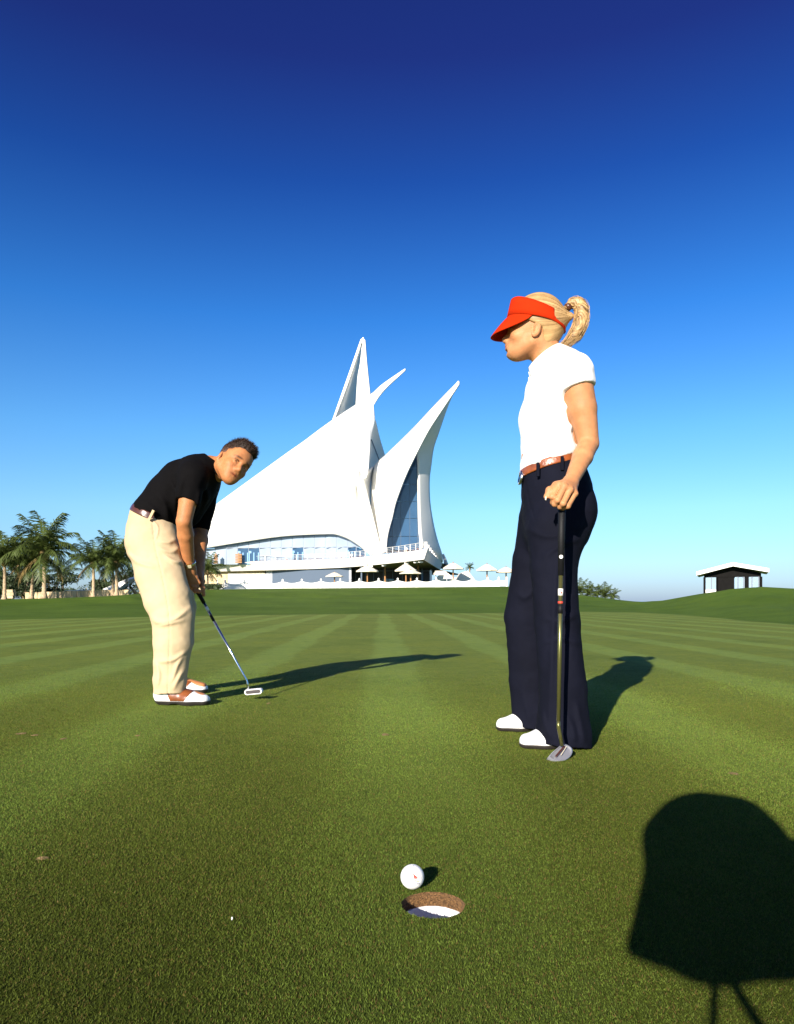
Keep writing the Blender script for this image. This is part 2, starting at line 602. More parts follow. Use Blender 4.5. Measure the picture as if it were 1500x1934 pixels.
def build_grass():
    """short blades near the lens: far too many to count, one object"""
    V, C = [], []
    rs = np.random.RandomState(3)
    for _ in (0,):
        y = np.sqrt(rs.uniform(.70 ** 2, 6.5 ** 2, 6000000))
        dens = np.where(y < 1.3, 1.0, np.exp(-(y - 1.3) / 1.05)) * np.clip((6.5 - y) / 2, 0, 1)
        y = y[rs.uniform(0, 1, len(y)) < dens * 1.0]
        n = len(y)
        x = rs.uniform(-1, 1, n) * (y * .56 + .04)
        keep = np.hypot(x - HOLE[0], y - HOLE[1]) > HOLE_R + .0006
        x, y = x[keep], y[keep]
        n = len(x)
        g = 1 + .25 * (y - .7)
        h = rs.uniform(.0020, .0043, n) * (.85 + .15 * g)
        w = rs.uniform(.00055, .0010, n) * g
        a = rs.uniform(0, 2 * np.pi, n)
        lean = rs.uniform(.15, 1.15, n) * h
        la = rs.uniform(0, 2 * np.pi, n)
        lx, ly = np.cos(la) * lean, np.sin(la) * lean
        p0 = np.stack([x - np.cos(a) * w, y - np.sin(a) * w, np.full(n, -.0006)], -1)
        p1 = np.stack([x + np.cos(a) * w, y + np.sin(a) * w, np.full(n, -.0006)], -1)
        p2 = np.stack([x + lx, y + ly, h], -1)
        V.append(np.stack([p0, p1, p2], 1).reshape(-1, 3))
        xs = x + y * .0219 + .185
        lightness = .5 + .5 * np.tanh(2.2 * np.sin(xs * np.pi / .56) + .5 * vnoise2(x * 5, y * 4))
        q = rs.uniform(0, 1, n)
        col = np.stack([.130 + .048 * lightness, .168 + .084 * lightness, .026 + .016 * lightness], -1)
        col = col * rs.uniform(.45, 1.55, (n, 1))
        dry = q < .10
        col[dry] = np.array([.27, .19, .065]) * rs.uniform(.6, 1.2, (dry.sum(), 1))
        patch = np.clip(.5 + .5 * vnoise2(x * 9, y * 7), 0, 1)[:, None]
        thin = np.clip(1.22 - .46 * y, .0, 1.)[:, None]  # thatch and lens falloff put into the blade colour, darker near the lens
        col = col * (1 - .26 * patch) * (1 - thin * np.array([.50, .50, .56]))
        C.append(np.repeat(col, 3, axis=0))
    V, C = np.concatenate(V), np.concatenate(C)
    F = np.arange(len(V)).reshape(-1, 3)
    me = mesh_np('grass', V, F)
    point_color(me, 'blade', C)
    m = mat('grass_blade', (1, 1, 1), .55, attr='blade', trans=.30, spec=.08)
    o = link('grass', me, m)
    tag(o, 'short clipped grass blades of the green in the foreground', 'grass', kind='stuff')


build_grass()


# ------------------------------------------------------------------ clubhouse
def catmull(pts, k):
    """dense smooth polyline through the points"""
    out = []
    n = len(pts)
    for i in range(n - 1):
        p0, p1, p2, p3 = (np.array(pts[max(i - 1, 0)]), np.array(pts[i]), np.array(pts[i + 1]), np.array(pts[min(i + 2, n - 1)]))
        for s in range(k):
            t = s / k
            out.append(.5 * ((2 * p1) + (-p0 + p2) * t + (2 * p0 - 5 * p1 + 4 * p2 - p3) * t * t + (-p0 + 3 * p1 - 3 * p2 + p3) * t ** 3))
    out.append(np.array(pts[-1], float))
    return out


def shell(name, A, B, parent, material, bulge=0.0, k=5, cross=10, thick=.35, flip=None):
    """curved roof shell spanned between two rows of (px, py, d) points, bulging towards the lens by bulge metres"""
    a = [P(*q) for q in A]
    b = [P(*q) for q in B]
    a = catmull([tuple(q) for q in a], k)
    b = catmull([tuple(q) for q in b], k)
    n = len(a)
    vs, fs = [], []
    for i in range(n):
        w = np.linalg.norm(b[i] - a[i])
        for j in range(cross + 1):
            t = j / cross
            q = a[i] + (b[i] - a[i]) * t
            q = q + np.array((0, -1, 0)) * math.sin(math.pi * t) * bulge * min(1, w / 12)
            vs.append(tuple(q))
    for i in range(n - 1):
        for j in range(cross):
            q = i * (cross + 1) + j
            fs.append((q, q + 1, q + cross + 2, q + cross + 1))
    me = bpy.data.meshes.new(name)
    me.from_pydata(vs, [], fs)
    bm = bmesh.new()
    bm.from_mesh(me)
    bmesh.ops.remove_doubles(bm, verts=bm.verts, dist=.02)
    bmesh.ops.dissolve_degenerate(bm, edges=bm.edges, dist=.01)
    bmesh.ops.recalc_face_normals(bm, faces=bm.faces)
    s = sum((f.normal.y * f.calc_area() for f in bm.faces))
    if s > 0: bmesh.ops.reverse_faces(bm, faces=bm.faces)
    bm.to_mesh(me)
    bm.free()
    o = link(name, me, material, parent, True)
    add_mod_solid(o, thick)
    return o


def dlist(pts, d0, d1=None, dm=None):
    n = len(pts)
    d1 = d0 if d1 is None else d1
    return [(p[0], p[1], d0 + (d1 - d0) * i / (n - 1)) for i, p in enumerate(pts)]


club = empty('clubhouse', (-5, 125, 2.27))
tag(club, 'white clubhouse with pointed curved sail shaped roofs behind the fence', 'building')

lowA = [(325, 1042, 150), (380, 1036, 148), (450, 1025, 146), (532, 1013, 143.5), (614, 1008.6, 140), (636, 1010, 138.5), (658, 1018, 136.5),
        (680, 1032, 134), (697, 1046, 132.2), (719, 1048, 131), (706, 1016, 131.4), (691, 980, 131.9), (680, 944, 132.4), (672, 908, 132.8),
        (671, 868, 135.1), (671, 868, 135.1), (686, 902, 133.5), (694.5, 893, 133.6), (698, 856, 134.6), (701, 826, 136), (709, 793, 137.8),
        (705, 769, 138.8), (724, 738, 138), (765, 700, 136)]
ridA = [(325, 1040, 150), (365, 985, 150), (414, 948, 150), (480, 900, 149), (545, 853, 148), (575, 832, 147.5), (600, 813, 147), (625, 795, 146),
        (640, 785, 145), (650, 778, 144.5), (657, 773.5, 144), (664, 769, 143.5), (670, 765, 143), (676, 761, 142.5), (680, 758, 142.2), (680, 758, 142.2), (688, 752, 141.6),
        (692, 749.4, 141.2), (696, 747, 141), (699, 745, 140.6), (702, 743, 140.2), (706, 740, 139.8), (724, 724, 138.5), (765, 696, 136)]
shell('sail_roof', ridA, lowA, club, M['sail'], bulge=1.2, k=4, cross=14)
# its side panel turned away from the sun
shell('sail_panel', [(709.3, 794, 140.2), (701.5, 826, 140.7), (698, 856, 140.7), (694.5, 893, 140.9), (694, 930, 141)],
      [(710, 794, 140.4), (718, 828, 143), (727, 858, 145.5), (730, 870, 146), (738, 930, 147)], club, M['sail'], -.4)
MB().tube([P(701.5, 830, 140.5), P(716, 868, 142.6), P(724, 890, 144)], .12, 6).build('panel_seam', M['frame'], club)
# dark glazed slit between the shells
sl = [P(671.5, 868, 143.5), P(690, 900, 143.5), P(684, 925, 143.5), P(668, 925, 143.5)]
MB().prism(sl, (0, .3, 0)).build('slit_window', M['frame'], club)
MB().prism([P(673, 885, 143.2), P(680, 895, 143.2), P(684, 903, 143.2), P(673, 897, 143.2)], (0, .1, 0)).build('slit_panel', M['slab'], club)

# fore sail: white wing, beige inner strip, side wing
Lr = [(866, 719, 128), (838, 747, 129.8), (812, 774, 131.7), (785, 803, 133.7), (755, 833, 136), (730, 857, 138), (706, 881, 139.8), (701, 915, 139.8),
      (700, 947, 139.2), (701, 973, 138.3), (707, 1003, 136), (719, 1046, 131.8)]
Rr = [(867, 725, 127.6), (832, 776, 127.5), (808, 812, 127.5), (790, 846, 127.8), (774, 878, 128), (764, 900, 128), (756, 920, 128.2), (745, 951, 128.6),
      (739, 977, 129), (733, 998, 129.3), (729, 1017, 129.6), (727, 1042, 130)]
shell('sail_roof', Lr, Rr, club, M['sail'], bulge=.8, k=5, cross=10)
shell('sail_inner_panel', [(690, 897, 134.4), (671, 912, 134), (671, 950, 133.8), (680, 980, 133.4), (696, 1010, 132.8), (711, 1032, 131.8)],
      [(706, 881.5, 140), (701, 915, 140), (700, 947, 139.4), (701, 973, 138.5), (707, 1003, 136.2), (713, 1022, 134)], club, M['sail'], -.4)
MB().prism([P(699, 1004, 132.2), P(708.5, 1011, 134.4), P(713, 1027, 133), P(715, 1034, 131.6)], (0, .1, 0)).build('slit_window', M['frame'], club)
Ir = [(867, 726, 127.9), (832, 777, 128), (808.5, 813, 128.6), (791, 848, 130.2), (791, 880, 131), (791.5, 910, 131.6), (792, 947, 132),
      (793, 987, 132.2), (797, 1026, 132.5), (812, 1040, 136), (833, 1062, 144)]
Or = [(867.5, 721, 128.5), (848, 764, 130.5), (830, 816, 132), (820, 846, 133), (815, 880, 134), (812, 907, 134.8), (813, 947, 135.8), (819, 987, 137.2),
      (827, 1020, 139.5), (835, 1045, 142), (837, 1061, 144.4)]
shell('sail_side', Ir, Or, club, M['sail'], bulge=.35, k=4, cross=8)
shell('sail_tail', [(835.5, 1047, 149), (840, 1056, 149), (845, 1068, 149)], [(836, 1052, 150), (838, 1060, 150), (839, 1069, 150)], club, M['sail'], 0, 3, 3)

# tall spire behind
so = [(682, 640), (668, 680), (650, 731), (629, 792), (612, 842)]
si = [(683.5, 648), (671, 687), (654.5, 735), (635, 787), (619, 835)]
shell('spire_rim', dlist(so, 151, 152), dlist(si, 151.2, 152.2), club, M['sail'], 0, 4, 3)
shell('spire_inner', dlist([(684, 648), (671.5, 687), (655, 735), (635.5, 787), (619.5, 835)], 151.6, 152.6),
      dlist([(685, 650), (679.5, 690), (676, 720), (673, 760), (671, 835)], 153.5, 160), club, M['sail'], 0, 4, 4)
shell('spire_face', dlist([(684.5, 642), (680, 686), (675.3, 712), (672, 760), (668, 830)], 151.4, 154.5),
      dlist([(689, 642), (691.5, 672), (694, 700), (698.5, 743), (704, 800)], 151, 152), club, M['sail'], .2, 4, 5)
MB().prism([P(682, 641, 151), P(686, 636.5, 151), P(689.3, 643, 151), P(687, 650, 151), P(683.5, 648, 151)], (0, .9, 0)).build('spire_cap', M['sail'], club)

# tall glazed wall between the two wings of the fore sail
Tz = lambda py, d: CAM_H - (py - 1136) / FPX * d
gd = 133.0
curve = sorted([(py, px) for px, py, _ in Rr])
gw = MB()
gw.box(P(793.5, 945, gd + .25), (.35, .3, 19)).build('wall_post', M['wframe'], club)
glass_wall = MB().box(P(760, 1042, gd + .2), (7.0, .4, .5)).build('glass_wall', M['frame'], club)
cols = [716, 729, 741, 757, 774, 788.5, 792]
rows = [836, 854, 884, 915, 947, 979, 1013, 1042]
lim = lambda py: float(np.interp(py, [c[0] for c in curve], [c[1] for c in curve])) - 3.0
for r in range(len(rows) - 1):
    y0, y1 = rows[r] + .5, rows[r + 1] - .5
    for c in range(len(cols) - 1):
        x0, x1 = cols[c] + .4, cols[c + 1] - .4
        l0, l1 = lim(y0), lim(y1)
        if x1 <= l1: continue
        poly = []
        if l0 < x1: poly += [(max(x0, l0), y0), (x1, y0)]
        else:
            ym = np.interp(x1, [l1, l0], [y1, y0])
            poly += [(x1, ym)]
        poly += [(x1, y1), (max(x0, l1), y1)]
        if l1 < x0 < l0 and l0 < x1:
            poly += [(x0, np.interp(x0, [l1, l0], [y1, y0]))]
        if len(poly) < 3: continue
        pts = [P(px, py, gd) for px, py in poly]
        jig = random.uniform(-.012, .012)
        MB().prism(pts, (jig, .08, jig)).build('pane', M['glass'], glass_wall)
for cx in cols[1:-1]:
    top = min((py for py in np.linspace(846, 1041, 60) if lim(py) < cx), default=1040)
    MB().box((P(cx, top, gd) + P(cx, 1042, gd)) / 2 + Vector((0, .14, 0)), (.12, .12, Tz(top, gd) - Tz(1042, gd))).build('mullion', M['frame'], glass_wall)
for ry in rows[1:-1]:
    l = lim(ry)
    MB().box((P(l, ry, gd) + P(792, ry, gd)) / 2 + Vector((0, .26, 0)), (P(792, ry, gd).x - P(l, ry, gd).x, .1, .12)).build('transom', M['frame'], glass_wall)

# low window front under the big sail
MB()
wtop = [(q[0], q[1], q[2]) for q in lowA[:9]]
wd = lambda px: float(np.interp(px, [q[0] for q in wtop], [q[2] for q in wtop])) + 1.6
wt = lambda px: float(np.interp(px, [q[0] for q in wtop], [q[1] for q in wtop])) - .6
wcols = [345, 364, 386, 407, 428, 449, 469.5, 490, 511, 531.5, 552.5, 573, 594, 614.5, 635.5, 657, 673, 690]
window_front = MB().tube([P(px, wt(px) + .5, wd(px) - 1.1) for px in wcols], .12, 6).build('window_front', M['frame'], club)
doors = {6: 1, 5: 1, 10: 1, 15: 1}
for i in range(len(wcols) - 1):
    x0, x1 = wcols[i] + .5, wcols[i + 1] - .5
    tmid = 1036 - 3 * (x0 - 340) / 340
    for lvl in (0, 1):
        if lvl == 0:
            if wt(x0) > tmid - 1.5 and wt(x1) > tmid - 1.5: continue
            poly = [(x0, max(min(wt(x0), tmid - .6), 0)), (x1, min(wt(x1), tmid - .6)), (x1, tmid - .6), (x0, tmid - .6)]
        else:
            poly = [(x0, max(tmid + .4, wt(x0))), (x1, max(tmid + .4, wt(x1))), (x1, 1066), (x0, 1066)]
        jig = random.uniform(-.02, .02)
        dark = (i in doors and lvl == 1) or i >= 15
        MB().prism([P(px, py, wd(px)) for px, py in poly], (jig, .08, jig)).build('pane', M['glass'] if dark and lvl else M['glass2'], window_front)
    MB().box(P(wcols[i], (wt(wcols[i]) + 1066) / 2, wd(wcols[i]) + .12), (.14, .12, (1066 - wt(wcols[i])) / FPX * 145)).build('mullion', M['gframe'], window_front)
    if wt(x0) < tmid - 3:
        MB().box((P(x0 - .5, tmid, wd(x0)) + P(x1 + .5, tmid, wd(x1))) / 2 + Vector((0, -.06, 0)), (P(x1 + .5, tmid, wd(x1)).x - P(x0 - .5, tmid, wd(x0)).x, .12, .13)).build('transom', M['gframe'], window_front)
    if i in doors:
        MB().box(P((x0 + x1) / 2, tmid + 8, wd(x0) - .1), ((x1 - x0) / FPX * 143, .1, .45)).build('door_head', M['bluedoor'], window_front)
        for q in (.05, .5, .95):
            px = x0 + (x1 - x0) * q
            MB().box(P(px, tmid + 20, wd(px) - .1), (.22, .1, 2.4)).build('door_frame', M['bluedoor'], window_front)

# terrace slab: a pointed prow, its edge leaning inwards
ZT, ZB = CAM_H + 8.0, CAM_H + 6.35


def at_z(px, py_rel, z):      # the point at height z seen py_rel pixels above the horizon
    d = FPX * (z - CAM_H) / py_rel
    return Vector(((px - 750) / FPX * d, d, z))


top_pts = [at_z(330, 70, ZT), at_z(416, 73, ZT), at_z(500, 75.5, ZT), at_z(580, 78, ZT), at_z(640, 80.5, ZT), at_z(680, 83.5, ZT), at_z(720, 87.5, ZT),
           at_z(765, 93, ZT), at_z(807, 99, ZT), at_z(820, 86.5, ZT), at_z(835, 74, ZT)]
bot_pts = [at_z(330, 55, ZB), at_z(416, 57.3, ZB), at_z(500, 59.3, ZB), at_z(580, 61.5, ZB), at_z(640, 63.8, ZB), at_z(680, 66.3, ZB), at_z(720, 69.8, ZB),
           at_z(762, 74, ZB), at_z(801, 79, ZB), at_z(815, 69.5, ZB), at_z(830, 60, ZB)]
n = len(top_pts)
mb = MB()
mb.add(top_pts + bot_pts, [(i, i + 1, n + i + 1, n + i) for i in range(n - 1)])
o = mb.build('terrace_edge', M['slab'], club)
add_mod_solid(o, .3, 0)
back = [Vector((16, 175, 0)), Vector((-55, 175, 0))]
top_in = [p + Vector((0, .25, -.12)) for p in top_pts]
bot_in = [p + Vector((0, .25, .05)) for p in bot_pts]
poly = top_in + [Vector((b.x, b.y, ZT - .12)) for b in back]
MB().add(poly, [tuple(range(len(poly)))]).build('terrace_floor', M['slab'], club)
poly = bot_in + [Vector((b.x, b.y, ZB + .05)) for b in back]
MB().add(poly, [tuple(range(len(poly)))]).build('soffit', M['soffit'], club)
for px in (700, 725, 768, 786, 795):
    MB().box(at_z(px, float(np.interp(px, [330, 720, 801], [55, 69.8, 78.5])) , ZB) + Vector((0, 1.2, -.18)), (.7, .5, .22)).build('soffit_lamp', M['white'], club)

# railing along the slab, flowers behind the edge
rail = empty('terrace_railing')
rail.parent = club
rail.matrix_parent_inverse = wm(club).inverted()
dense = []
for i in range(n - 2):
    for s in range(4): dense.append(top_pts[i].lerp(top_pts[i + 1], s / 4) + Vector((0, .5, 0)))
dense.append(top_pts[n - 2] + Vector((-.3, .3, 0)))
prow = top_pts[8] + Vector((-.3, .9, 0))
rp = [p for p in dense if p.y > prow.y - 1 and p.x < prow.x] + [prow]
for z, r in ((1.15, .06), (.87, .03), (.6, .03), (.33, .03)):
    MB().tube([p + Vector((0, 0, z)) for p in rp], r, 6).build('rail', M['rail'], rail)
for p in rp:
    MB().box(p + Vector((0, 0, .58)), (.10, .10, 1.14)).build('rail_post', M['wframe'], rail)
steps = empty('stepped_parapet')
steps.parent = club
steps.matrix_parent_inverse = wm(club).inverted()
for s in range(7):
    p = prow.lerp(top_pts[10] + Vector((-.4, 0, 0)), s / 9)
    MB().box(p + Vector((.15, .3, .55 - .08 * s)), (.3, 2.6, 1.1 - .16 * s)).build('step', M['slab'], steps)
rs = np.random.RandomState(5)
V, F = [], []
for i in range(len(rp) - 1):
    L_ = (rp[i + 1] - rp[i]).length
    if rp[i].x < -34: continue
    for k in range(int(L_ * 16)):
        if math.sin(i * 2.1) < -.5 and rs.rand() < .7: continue
        q = rp[i].lerp(rp[i + 1], rs.rand()) + Vector((rs.uniform(-.1, .1), rs.uniform(-.42, -.05), rs.uniform(0, .34)))
        s = rs.uniform(.06, .14)
        b = len(V)
        for _ in range(3): V.append(tuple(q + Vector(rs.uniform(-s, s, 3))))
        F.append((b, b + 1, b + 2))
o = link('flower_bed', mesh_np('flower_bed', V, F), M['flower'], club)
tag(o, kind='stuff')
for px, d in ((664, 1), (768, 1), (797, 1)):
    p = at_z(px, float(np.interp(px, [640, 720, 807], [80.5, 87.5, 99])), ZT)
    MB().lathe(p + Vector((0, .7, 0)), [(0, .75), (.18, .70), (.25, .5), (.18, .3), (.07, .25), (.07, 0)], 10).build('globe_lamp', M['white'], club, True)
for px, py in ((408, 1054), (451, 1053)):
    mb = MB()
    for k in range(6): mb.box(P(px, py, 146.5) + Vector((0, 0, -1 + k * .32)), (1.3 if px > 420 else .8, .5, .22))
    mb.box(P(px, py, 146.5), (.2, .3, 2)).build('wooden_slats', M['wood'], club)

# ground floor
ZG = 2.0
wall_line = [(330, 60), (400, 57.5), (434, 57.6), (500, 59.3)]


def wall_poly(pxs, z0, z1, back):
    pts = []
    for px in pxs:
        rel = float(np.interp(px, [330, 416, 500, 580, 640, 680, 720], [55, 57.3, 59.3, 61.5, 63.8, 66.3, 69.8]))
        d = FPX * (ZB - CAM_H) / rel + back
        pts.append(Vector(((px - 750) / FPX * d, d, 0)))
    return [(p.x, p.y, z0) for p in pts], [(p.x, p.y, z1) for p in pts]


a, b = wall_poly([300, 345, 380, 416, 450, 480, 500.5], ZG - .6, ZB + .04, 1.5)
k = len(a)
MB().add(a + b, [(i, i + 1, k + i + 1, k + i) for i in range(k - 1)]).build('stone_wall', M['stone'], club)
px_cols = [502, 522, 540, 557, 582, 603, 624, 650, 664]
facade = MB().add(*(lambda ab: (ab[0] + ab[1], [(0, 1, 3, 2)]))(wall_poly([501, 665], ZG - .6, ZB + .04, 2.1))).build('panel_facade', M['frame'], club)
for i in range(len(px_cols) - 1):
    for z0, z1 in ((ZG - .6, 4.55), (4.62, ZB)):
        isdoor = i in (3, 6)
        if isdoor and z1 < 5:
            a, b = wall_poly([px_cols[i] + .4, px_cols[i + 1] - .4], ZG - .6, 3.9, 1.9)
            fr = MB()
            for q in (.04, .5, .96):
                pa = Vector(a[0]).lerp(Vector(a[1]), q)
                fr.box(pa + Vector((0, -.06, (3.9 - ZG + .6) / 2)), (.28, .12, 3.9 - ZG + .6))
            fr.box((Vector(b[0]) + Vector(b[1])) / 2 + Vector((0, -.06, -.16)), (abs(b[1][0] - b[0][0]), .12, .36))
            fr.build('door_frame', M['bluedoor'], facade)
            MB().add(a + b, [(0, 1, 3, 2)]).build('door_glass', M['glass2'], facade)
            a, b = wall_poly([px_cols[i] + .4, px_cols[i + 1] - .4], 3.95, 4.55, 1.8)
            MB().add(a + b, [(0, 1, 3, 2)]).build('panel', M['panel'], facade)
            continue
        a, b = wall_poly([px_cols[i] + .35, px_cols[i + 1] - .35], z0, z1, 1.8)
        MB().prism([a[0], a[1], b[1], b[0]], (0, .1, 0)).build('panel', M['panel'], facade)
# recess under the prow
rec = [P(664.5, 1100, 133.5), P(664.5, 1100, 141), P(812, 1100, 141)]
for i in range(2):
    p, q = rec[i], rec[i + 1]
    MB().add([(p.x, p.y, ZG - .6), (q.x, q.y, ZG - .6), (q.x, q.y, ZB + .04), (p.x, p.y, ZB + .04)], [(0, 1, 2, 3)]).build('recess_wall', M['dark'] if i else M['panel'], club)
recess = MB().box((rec[1] + rec[2]) / 2 * 1 + Vector((0, -.3, 0)) + Vector((0, 0, ZB - .4 - (rec[1].z))), (15, .1, .2)).build('recess_glazing', M['frame'], club)
for px in (672, 690, 706, 724, 742, 760, 778, 796):
    d = 140.4
    MB().box(Vector(((px - 750) / FPX * d, d, (ZG + ZB) / 2)), (.12, .12, ZB - ZG)).build('mullion', M['frame'], recess)
for px in (729, 738.5):
    d = 139.6
    c = Vector(((px - 750) / FPX * d, d, 0))
    fr = MB()
    for sx in (-.45, .45): fr.box(c + Vector((sx, 0, 3.3)), (.2, .14, 2.8))
    fr.box(c + Vector((0, 0, 4.75)), (1.1, .14, .22)).box(c + Vector((0, 0, 2.2)), (1.1, .14, .6))
    fr.build('door_frame', M['bluedoor'], recess)
    MB().box(c + Vector((0, .1, 3.4)), (.75, .05, 2.6)).build('door_glass', M['glass2'], recess)
for px in (683, 727.5, 790):
    d = 131 if px < 760 else 128
    MB().tube([Vector(((px - 750) / FPX * d, d, ZG - .3)), Vector(((px - 750) / FPX * d, d, ZB + .03))], .16, 10).build('column', M['frame'] if px < 700 else M['wood'], club)
MB().prism([P(796, 1066, 140), P(816, 1076, 146), P(816, 1100, 146), P(796, 1100, 140)], (0, .1, 0)).build('corner_glass', M['glass2'], club)

# white garden wall before the stone front
o = tag(MB().box(P(470, 1099, 128) + Vector((0, 0, 0)), (7.0, .5, 2.8)).box(P(470, 1084.6, 128), (7.2, .7, .12)).build('garden_wall', M['white']),
        'plain white garden wall standing in front of the yellowish stone front', 'wall')
# sloping white terrace stairs to the right of the prow
st = MB()
for px0, px1, y0, y1, d in ((822, 862, 1082, 1094, 118), (862, 900, 1078, 1096, 122)):
    st.prism([P(px0, y1, d), P(px0 + 8, y0 + 4, d), P(px1 - 16, y0, d), P(px1, y1 + 3, d), P(px1, 1112, d), P(px0, 1112, d)], (0, 4, 0))
tag(st.build('terrace_stair', M['render']), 'pale sloping terrace stair walls right of the building prow', 'stairs')
for i in range(6):
    MB()
aw = empty('awning', P(838, 1085, 112))
tag(aw, 'low beige canvas awning beside the prow, over the stair', 'awning')
MB().prism([P(820, 1086, 112), P(824, 1079, 112), P(843, 1079, 112), P(847, 1086, 112)], (0, 3, .25)).build('canvas', M['canvas'], aw)
for px in (823, 844): MB().tube([P(px, 1084, 112.5), P(px, 1112, 112.5)], .07, 6).build('pole', M['rail'], aw)


# ------------------------------------------------------------------ parasols
def parasol(px, ytop, yedge, w, d, label, frame='wood', proto=[None]):
    wm_ = w / FPX * d / 2
    h_edge = CAM_H - (yedge - 1136) / FPX * d
    x = (px - 750) / FPX * d
    zg = float(ground_z(x, d))
    rise = (yedge - ytop) / FPX * d
    if proto[0] is None:
        root = empty('parasol')
        mb = MB()
        ring = []
        for r, z in ((.03, 1.0), (.30, .86), (.34, .80), (1.0, .10), (1.0, -.08)):
            for k in range(8):
                a = 2 * math.pi * k / 8 + .2
                ring.append((r * math.cos(a), r * math.sin(a), z))
        fs = []
        for i in range(4):
            for k in range(8):
                fs.append((i * 8 + k, i * 8 + (k + 1) % 8, i * 8 + 8 + (k + 1) % 8, i * 8 + 8 + k))
        mb.add(ring, fs)
        mb.build('canopy', M['canvas'], root)
        MB().tube([(0, 0, -3), (0, 0, .9)], .045, 8).build('pole', M['wood'], root)
        fin = MB().lathe((0, 0, .98), [(.0, .22), (.05, .16), (.03, .02), (.06, 0)], 8).build('finial', M['wood'], root)
        proto[0] = root
    else:
        root = proto[0].copy()
        COL.objects.link(root)
        for ch in list(proto[0].children):
            c = ch.copy()
            COL.objects.link(c)
            c.parent = root
    root.location = (x, d, h_edge)
    root.scale = (wm_, wm_, rise)
    for c in root.children:
        if c.name.startswith('pole'):
            c.scale = (1 / wm_ * 2.2, 1 / wm_ * 2.2, (h_edge - zg + .05) / rise / 3)
    return tag(root, label, 'parasol', 'parasols on the clubhouse terrace')


parasol(694, 1068, 1079.5, 43, 108, 'cream parasol before the dark recess, first to the right of the grey panels')
parasol(767, 1065, 1078.5, 43, 108, 'large cream parasol under the prow of the terrace, taller of the overlapping pair')
parasol(776, 1076, 1083.5, 44, 105, 'lower cream parasol overlapping the taller one under the prow')
parasol(632, 1081, 1089, 34, 118, 'pale parasol standing in front of the grey panel facade and its blue doors')
parasol(856, 1063, 1074.5, 42, 118, 'cream parasol above the sloping stair walls right of the prow')
parasol(920, 1065.5, 1077.5, 42, 106, 'cream parasol with shaded underside near the right end of the fence')
parasol(956, 1071, 1081, 40, 108, 'cream parasol half hidden behind the woman in navy trousers')

# ------------------------------------------------------------------ fence
fence = empty('garden_fence', (-2, 98, 2.2))
tag(fence, 'long low white fence with scalloped panels between posts before the clubhouse', 'fence')
FD = 97.0
pxs = [411, 425.5] + [461.7 + 36.2 * i for i in range(12)] + [891, 921, 942, 957]


def fence_pt(px):
    x = (px - 750) / FPX * FD
    return Vector((x, FD, float(ground_z(x, FD))))


post_me = None
for px in pxs:
    p = fence_pt(px)
    if post_me is None:
        mb = MB().box((0, 0, .56), (.20, .2, 1.2)).box((0, 0, 1.19), (.26, .26, .06))
        mb.add([(-.1, -.1, 1.22), (.1, -.1, 1.22), (.1, .1, 1.22), (-.1, .1, 1.22), (0, 0, 1.34)], [(0, 1, 4), (1, 2, 4), (2, 3, 4), (3, 0, 4)])
        o = mb.build('post', M['white'])
        o.location = p
        o.parent = fence
        o.matrix_parent_inverse = wm(fence).inverted()
        post_me = o.data
    else:
        o = link('post', post_me, None, fence)
        o.location = p
for i in range(len(pxs) - 1):
    a, b = fence_pt(pxs[i]), fence_pt(pxs[i + 1])
    w = (b - a).length
    mb = MB()
    nk = max(3, int(w / .115))
    if pxs[i] < 925:
        for k in range(nk):
            t = (k + .5) / nk
            q = a.lerp(b, t)
            hgt = .98 - .26 * math.sin(math.pi * t)
            mb.box(q + Vector((0, 0, hgt / 2 + .02)), (w / nk * .9, .03, hgt))
        for z in (.18, .55): mb.box((a + b) / 2 + Vector((0, .045, z)), (w - .2, .05, .09))
    else:
        for z in (.15, .45, .75): mb.box((a + b) / 2 + Vector((0, .0, z)), (w - .2, .06, .16))
    mb.build('panel', M['white'], fence)


